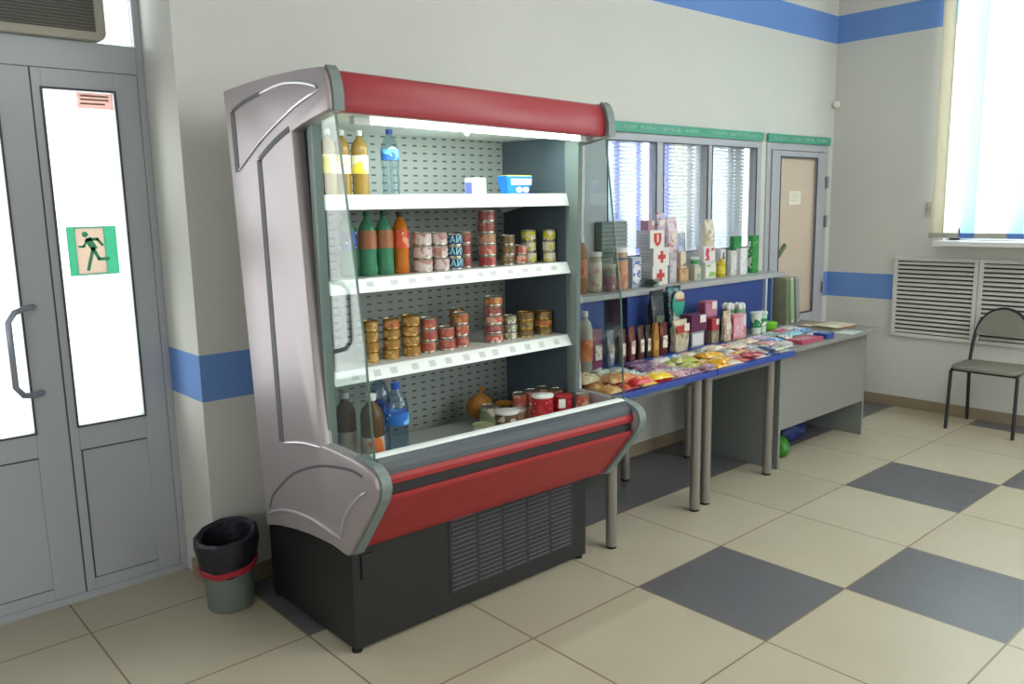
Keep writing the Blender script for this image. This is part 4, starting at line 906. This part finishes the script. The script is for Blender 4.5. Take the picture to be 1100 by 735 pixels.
bunch(3.16, -.365, zt, .045, 1, .215, mat('gbag', '#2e7a50', .4, noise=.2, nscale=30), CRW, 'green bag with crumpled white top behind the pink cartons')
bunch(3.285, -.365, zt, .045, 2, .205, mat('gbag2', '#6fa07a', .4, noise=.2, nscale=30), CRW, 'pale green bag with white top right of the darker one')
def cup(x, y, z, r, h, c, label, group):
    o = MB().lathe([(r*.8, 0), (r, h*.9), (r*1.08, h*.92), (r*1.08, h)], 20).obj('plastic_cup', mat('cup'+c, c, .35, noise=.2, nscale=50), None, (x, y, z), smooth=True); tag(o, label, 'cup', group)
    MB().lathe([(r*.88, h*.3), (r*.97, h*.7)], 20).obj('wrap_label', printed('#2f8a54', '#dfe8dc', '#6fb48a', 30), o, smooth=True)
    MB().lathe([(r*1.1, h*.985), (r*1.1, h*1.02), (r*1.0, h*1.03)], 20).obj('lid', CAPW, o)
gq = 'green and white cups at the back of the desk'
cup(3.395, -.42, zt, .035, .135, '#dfe8dc', 'green and white cup, left of the pair on the desk', gq); cup(3.475, -.41, zt, .035, .130, '#c9e0cc', 'green and white cup, right of the pair on the desk', gq)
o = MB().lathe([(.035, 0), (.05, .012), (.056, .05), (.052, .05), (.046, .014), (.03, .006)], 24).obj('green_bowl', mat('lime_plastic', '#6fc02a', .35), None, (3.575, -.40, zt), smooth=True); tag(o, 'bright lime green bowl on the desk beside the cups', 'bowl'); MB().lathe([(.056, .048), (.059, .050), (.056, .053)], 24).obj('rim', mat('lime_rim', '#8fd64a', .35), o)
# folders at end of rack
for i, (x, c, c2, rt, l) in enumerate(((3.885, '#8a8c70', '#64805a', .05, 'dark green folder leaning at the right end of the shelf'), (3.955, '#c4c0a8', '#8db082', .10, 'beige folder with green spine at the right end of the shelf'), (4.03, '#a6aaa8', '#8c9290', .13, 'grey folder leaning farthest right at the shelf end'))):
    b = MB().box(-.020, .020, -.16, .14, 0, .315).obj('folder', mat('fold'+c, c, .5, noise=.2, nscale=20), None, (x, -.40+.2, zt+.001), bevel=.002); b.rotation_euler.y = -rt; b.location.z = zt+.001+.020*math.sin(rt)
    tag(b, l, 'folder', 'folders at the right end of the shelf'); MB().box(-.018, .018, -.1615, -.160, .02, .30).obj('spine', mat('fsp'+c2, c2, .5), b)

# ------------------------------------------------------------------ goods on the raised shelf
zs = 1.1005; gs = 'goods on the raised shelf'
bottle(2.060, -.17, zs, .022, .305, mat('orange_glass', '#a8704a', .2, trans=.2), printed('#c87a50', '#b0563a', '#d9c4a8', 20), CAPW, 'slim orange bottle at the fridge end of the raised shelf', gs, 0, 'plain', (.3, .62))
bottle(2.160, -.17, zs, .036, .225, mat('pale_jar', '#a9a68c', .2, trans=.2), printed('#c8b8a8', '#b78a94', '#c4b62c', 20), CAPW, 'tall jar with yellowish print second on the raised shelf', gs, 0, 'jar', (.05, .75))
bottle(2.268, -.18, zs, .036, .150, mat('olive_jar', '#8f9484', .2, trans=.2), printed('#8a5a72', '#b8b49c', '#c4b62c', 20), mat('lid_olive', '#9a9c84', .4), 'short jar with mauve and yellow label on the raised shelf', gs, 0, 'jar', (.05, .6))
bottle(2.372, -.17, zs, .042, .240, mat('tan_jar', '#b09a80', .25, trans=.1), printed('#c09070', '#b07450', '#d8c8b4', 20), LIDW, 'large beige jar with white lid on the raised shelf', gs, 0, 'jar', (.06, .66))
o = LABELS['large beige jar with white lid on the raised shelf']; MB().lathe([(.0428, .172), (.0428, .184)], 28).obj('dark_band', mat('bandnavy', '#4a5a70', .5), o)
# grey ribbed box
b = MB().box(-.11, .11, 0, .05, 0, .385).obj('ribbed_box', mat('rib_grey', '#76817e', .6), None, (2.43, -.075, zs), bevel=.003); tag(b, 'grey-green ribbed box standing against the office window', 'box', gs)
mb = MB()
for i in range(15): mb.box(-.112, .112, -.004, 0, .02+i*.024, .030+i*.024)
mb.obj('ribs', mat('rib_lt', '#8d9794', .6), b)
# first-aid boxes
CRX = mat('cross_red', '#c23a36', .45); FAW = '#cfccc8'
def aid(x0, x1, y, z, h, label, shape, c=FAW, cat='box'):
    w = x1-x0; b = MB().box(-w/2, w/2, 0, .105, 0, h).obj('first_aid_box', mat('aid'+c, c, .45, noise=.05, nscale=20), None, ((x0+x1)/2, y, z), bevel=.002); tag(b, label, cat, 'first-aid boxes stacked on the raised shelf')
    MB().box(-w/2, w/2, -.0008, 0, 0, h).obj('front_face', mat('aidf', '#dedad2', .45), b)
    cx = w*.02; s_ = h*.33; mb = MB()
    if shape == 'cross': mb.box(cx-s_*.36, cx+s_*.36, -.002, -.0009, h/2-s_, h/2+s_).box(cx-s_, cx-s_*.36, -.002, -.0009, h/2-s_*.36, h/2+s_*.36).box(cx+s_*.36, cx+s_, -.002, -.0009, h/2-s_*.36, h/2+s_*.36)
    else: mb.prism([(cx-s_, h/2+s_), (cx+s_, h/2+s_), (cx+s_, h/2-s_*.2), (cx+s_*.6, h/2-s_*.9), (cx, h/2-s_*1.25), (cx-s_*.6, h/2-s_*.9), (cx-s_, h/2-s_*.2)], -.002, -.0009, 'y')
    mb.obj('red_cross' if shape == 'cross' else 'red_shield', CRX, b)
    if shape != 'cross': MB().box(cx-s_*.22, cx+s_*.22, -.003, -.002, h/2-s_*.5, h/2+s_*.8).obj('pale_mark', mat('mk', '#e6c4be', .5), b)
    mb = MB()
    for k in range(4): mb.box(-w/2-.0008, -w/2-.0002, .02, .085, h*.25+k*h*.14, h*.25+k*h*.14+h*.04)
    mb.obj('side_lettering', mat('sidel', '#8f9296', .5), b)
    return b
aid(2.660, 2.805, -.17, zs, .112, 'white box with red cross, lowest of the three stacked', 'cross')
aid(2.668, 2.818, -.17, zs+.1125, .108, 'white box with red cross, middle of the three stacked', 'cross')
aid(2.640, 2.775, -.165, zs+.221, .106, 'white box with red shield, top of the three stacked', 'shield', '#c4c0c2')
b = carton(2.575, 2.635, -.15, zs+.3275, .06, .058, '#b08494', 'small mauve carton with white tag on the shield box', tagp=True, group=gs)
b.location.x = 2.672
carton(2.476, 2.556, -.17, zs, .04, .178, '#a9b2c4', 'small blue and white carton leaning left of the stacked boxes', None, printed('#dfe2e8', '#5c74b0', '#c85a60', 30), group=gs)
b = MB().lathe([(.035, 0), (.05, .01), (.055, .045), (.05, .05)], 20).obj('glass_dish', glass_mat('dish_glass', '#c6d4cf', 2), None, (2.59, -.21, zs), smooth=True); tag(b, 'low clear glass dish in front of the boxes', 'dish', gs); MB().sphere((0, 0, .025), .038, .038, .018).obj('dark_contents', mat('dk', '#46504a', .6), b)
carton(2.852, 2.922, -.15, zs, .05, .185, '#b4b0b8', 'pale lilac carton right of the first-aid boxes', None, printed('#c8c0c8', '#a89aa8', '#dcd4d8', 30), group=gs)
bag(2.840, 2.935, -.15, zs+.1855, .045, .215, ('#d4c0c8', '#c08a98', '#e6dade'), 'pinkish bag on top of the pale lilac carton', group=gs)
carton(2.925, 3.016, -.17, zs, .042, .085, '#b08a62', 'small brown box below the beige cup box', None, printed('#c4a078', '#a07448', '#d8c4a0', 30), group=gs)
carton(2.940, 2.996, -.165, zs+.0855, .03, .098, '#d8cab0', 'beige cup box on the small brown box', None, printed('#d8c8ac', '#8a5638', '#e6dccb', 24), group=gs)
bag(3.020, 3.105, -.09, zs, .04, .295, ('#8a94b0', '#aeb6c4', '#c8ccd4'), 'tall grey-blue pouch against the office window', group=gs)
carton(3.070, 3.140, -.175, zs, .035, .092, '#b7b5a0', 'small clear tan box under the green-white tub', None, printed('#c8c4b0', '#8aa48c', '#dcd8cc', 30), group=gs)
o = MB().lathe([(.024, 0), (.028, .045), (.03, .048)], 20).obj('small_tub', mat('tubw', '#cfdccf', .4), None, (3.10, -.155, zs+.0925), smooth=True); tag(o, 'small green and white tub on the clear tan box', 'tub', gs); MB().lathe([(.0252, .01), (.0285, .036)], 20).obj('wrap_label', mat('tubg', '#4aa064', .4), o, smooth=True); MB().lathe([(.031, .047), (.031, .053)], 20).obj('lid', CAPW, o)
carton(3.190, 3.310, -.17, zs, .05, .105, '#d4d8cc', 'white carton with green patch under the red-printed pack', None, printed('#e0e2da', '#9cc46a', '#4c5a50', 24), group=gs)
carton(3.175, 3.300, -.168, zs+.1055, .05, .105, '#ddd4d2', 'white pack with red print in the shelf middle', None, printed('#e4dcd8', '#c0545c', '#ecdcdc', 24), group=gs)
bag(3.205, 3.300, -.165, zs+.211, .045, .165, ('#cfc4a8', '#b8a884', '#e2dccb'), 'beige bag standing on the red-printed white pack', group=gs)
bottle(3.362, -.17, zs, .030, .125, mat('yellow_liquid', '#cdb62c', .25, trans=.2), printed('#dcc838', '#c8a82c', '#e8e0a0', 20), mat('cap_ylw', '#d8c23c', .4), 'small yellow bottle in the middle of the raised shelf', gs, 0, 'plain', (.2, .6))
carton(3.405, 3.462, -.14, zs, .035, .178, '#d8d4d8', 'white pack with a dark pawn-shaped mark behind yellow bottle', None, None, group=gs)
o = LABELS['white pack with a dark pawn-shaped mark behind yellow bottle']; MB().sphere((0, -.002, .150), .008, .002, .008).prism([(-.012, .112), (.012, .112), (.004, .145), (-.004, .145)], -.003, -.0005, 'y').obj('dark_mark', mat('pawn', '#3a3a54', .5), o)
carton(3.478, 3.545, -.17, zs, .03, .165, '#c9cdc6', 'white-green slim carton left of the whitest one', None, printed('#dcdcd6', '#b8c8b4', '#a0a49c', 24), group=gs)
carton(3.590, 3.665, -.17, zs, .035, .175, '#e2e2e0', 'whitest slim carton in front of the green box', None, printed('#e6e6e4', '#d4d4d6', '#6c6c74', 24), group=gs)
carton(3.600, 3.690, -.11, zs, .035, .255, '#2e8a4e', 'green box behind the whitest slim carton', None, printed('#2e8a4e', '#3c9c5c', '#b4d8bc', 24), group=gs)
carton(3.745, 3.825, -.16, zs, .035, .255, '#2c8c40', 'tall green carton at the right end of the shelf', printed('#dfe4dc', '#2c8c40', '#a8cca8', 24), printed('#2c8c40', '#54a45c', '#d8e4d4', 24), group=gs)
bag(2.72, 2.80, -.160, zs+.3275, .04, .10, ('#c2b6c8', '#b0404c', '#e8e4e8'), 'lilac pouch with red print, highest at the stacked boxes', group=gs)

# ------------------------------------------------------------------ bags under the desk
def crumple(name, loc, rx, ry, rz, m, label, seed, cat='bag'):
    rnd = random.Random(seed); bm = bmesh.new(); bmesh.ops.create_icosphere(bm, subdivisions=4, radius=1)
    ph = [Vector((rnd.uniform(-1, 1), rnd.uniform(-1, 1), rnd.uniform(-1, 1)))*5 for _ in range(7)]
    for v in bm.verts:
        k = 1+sum(.055*math.sin(v.co.dot(p)+i*1.7) for i, p in enumerate(ph)); v.co = Vector((v.co.x*rx*k, v.co.y*ry*k, max(v.co.z*rz*k, -rz*.72)+rz*.72))
    me = bpy.data.meshes.new(name); bm.to_mesh(me); bm.free(); me.materials.append(m)
    for p in me.polygons: p.use_smooth = True
    o = put(name, me, loc); tag(o, label, cat)
    MB().tube([(0, 0, rz*1.5), (rx*.15, 0, rz*1.85), (rx*.5, 0, rz*1.95), (rx*.75, 0, rz*1.5)], [.006, .009, .009, .006], 8).obj('handle', m, o, smooth=True)
    return o
crumple('plastic_bag', (3.34, -.60, .001), .10, .10, .085, mat('green_film', '#3f8a2e', .35, noise=.3, nscale=30, bump=.5), 'crumpled green plastic bag on the floor under the desk', 3)
crumple('plastic_bag', (3.74, -.45, .001), .16, .12, .09, mat('navy_film', '#2a3c78', .4, noise=.3, nscale=20, bump=.5), 'dark blue bag on the floor deep under the desk', 8)

# ------------------------------------------------------------------ waste bin
b = empty('waste_bin', (.0, -.135, 0))
BH = .27
MB().lathe([(.086, .0), (.090, .004), (.096, .10), (.104, BH), (.107, BH), (.107, BH+.006), (.100, BH+.006), (.09, .10), (.08, .008), (.02, .008)], 36).obj('bin_body', mat('bin_grey', '#6d7670', .5, noise=.15, nscale=20), b, smooth=True)
rnd = random.Random(3); vs = []; fs = []; N = 48
prof = [(.070, .06), (.084, .20), (.096, .290), (.112, .302), (.124, .292), (.126, .26), (.116, .22), (.110, .185), (.106, .170)]
for i, (r_, z_) in enumerate(prof):
    for k in range(N):
        a = 2*PI*k/N; tl = .018*math.cos(a-.6); w_ = 1+(.02*math.sin(9*a+i*.7)+.012*math.sin(17*a-i) if i > 2 else 0)
        vs.append((r_*w_*math.cos(a), r_*w_*math.sin(a), z_+(tl if i > 1 else 0)+(.006*math.sin(5*a+i) if i > 4 else 0)+.012*(i in (2, 3, 4))))
for i in range(len(prof)-1):
    for k in range(N): fs.append((i*N+k, i*N+(k+1) % N, (i+1)*N+(k+1) % N, (i+1)*N+k))
fs.append(tuple(range(N)))
MB().add(vs, fs).obj('bin_liner', mat('liner_black', '#22232c', .38, bump=.5, nscale=40), b, smooth=True)
pts = [(.112*math.cos(a), .112*math.sin(a), .185+.018*math.cos(a-.6)) for a in [2*PI*k/40 for k in range(41)]]
vs = []; fs = []
for k in range(40):
    a = 2*PI*k/40; z_ = .182+.018*math.cos(a-.6)
    for (r_, dz_) in ((.1115, -.012), (.1165, -.008), (.1175, .010), (.112, .014)): vs.append((r_*math.cos(a), r_*math.sin(a), z_+dz_+.003*math.sin(6*a)))
for k in range(40):
    for j in range(4): fs.append((k*4+j, ((k+1) % 40)*4+j, ((k+1) % 40)*4+(j+1) % 4, k*4+(j+1) % 4))
MB().add(vs, fs).obj('tie_band', mat('tie_red', '#a82a38', .35), b, smooth=True)
tag(b, 'small grey waste bin with black liner and red band', 'waste bin')

# ------------------------------------------------------------------ chair by the window wall
c = empty('stacking_chair', (4.87, -1.33, 0)); FRM = mat('frame_dark', '#23282c', .4); PAD = mat('pad_olive', '#84867a', .6, noise=.08, nscale=12)
def rel(P): return [(x-4.87, y+1.33, z_) for x, y, z_ in P]
def rp_(w0, w1, d0, d1, r_, n=5):
    P = []
    for (cx, cy, a) in ((w1-r_, d0+r_, -PI/2), (w1-r_, d1-r_, 0), (w0+r_, d1-r_, PI/2), (w0+r_, d0+r_, PI)):
        for i in range(n+1): t = a+PI/2*i/n; P.append((cx+r_*math.cos(t), cy+r_*math.sin(t)))
    return P
MB().prism(rp_(-.19, .15, -.205, .205, .06), .425, .452, 'z').obj('seat', PAD, c, bevel=.008, smooth=True)
sf = MB().tube(rel([(4.72, -1.13, .418), (4.98, -1.15, .418)]), .010).tube(rel([(4.72, -1.525, .418), (4.98, -1.51, .418)]), .010).tube(rel([(4.72, -1.13, .418), (4.72, -1.525, .418)]), .010)
sf.obj('seat_frame', FRM, c, smooth=True)
for y in (1, -1):
    ya = -1.33+.205*y; 
    MB().tube(rel([(4.735, ya-.008*y, .425), (4.72, ya, .405), (4.70, ya+.004*y, .0)]), .0115).obj('leg', FRM, c, smooth=True)
    MB().tube(rel([(4.97, -1.33+.18*y, .42), (5.0, -1.33+.185*y, .36), (5.065, -1.33+.20*y, .0)]), .0115).obj('leg', FRM, c, smooth=True)
arch = [(4.975, -1.15, .42), (5.0, -1.152, .53), (5.025, -1.160, .64), (5.038, -1.185, .72), (5.046, -1.235, .785), (5.05, -1.30, .815), (5.05, -1.36, .815), (5.046, -1.425, .785), (5.038, -1.475, .72), (5.025, -1.50, .64), (5.0, -1.508, .53), (4.975, -1.51, .42)]
S_ = [];
for i in range(len(arch)-1):
    p0, p1, p2, p3 = [Vector(arch[max(0, min(len(arch)-1, i+k))]) for k in (-1, 0, 1, 2)]
    for j in range(4): t = j/4; S_.append(tuple(.5*((2*p1)+(p2-p0)*t+(2*p0-5*p1+4*p2-p3)*t*t+(3*p1-p0-3*p2+p3)*t**3)))
S_.append(arch[-1]); MB().tube(rel(S_), .0115).obj('back_frame', FRM, c, smooth=True)
up = [p for p in S_ if p[2] > .615]
vs = rel([(p[0]-.010, p[1], p[2]) for p in up])+rel([(p[0]+.006, p[1], p[2]) for p in up]); n_ = len(up)
MB().add(vs, [tuple(range(n_)), tuple(range(2*n_-1, n_-1, -1))]+[(i, i+n_, (i+1) % n_+n_, (i+1) % n_) for i in range(n_)]).obj('backrest', PAD, c)
tag(c, 'dark-framed chair with olive-grey seat by the radiator grille', 'chair')
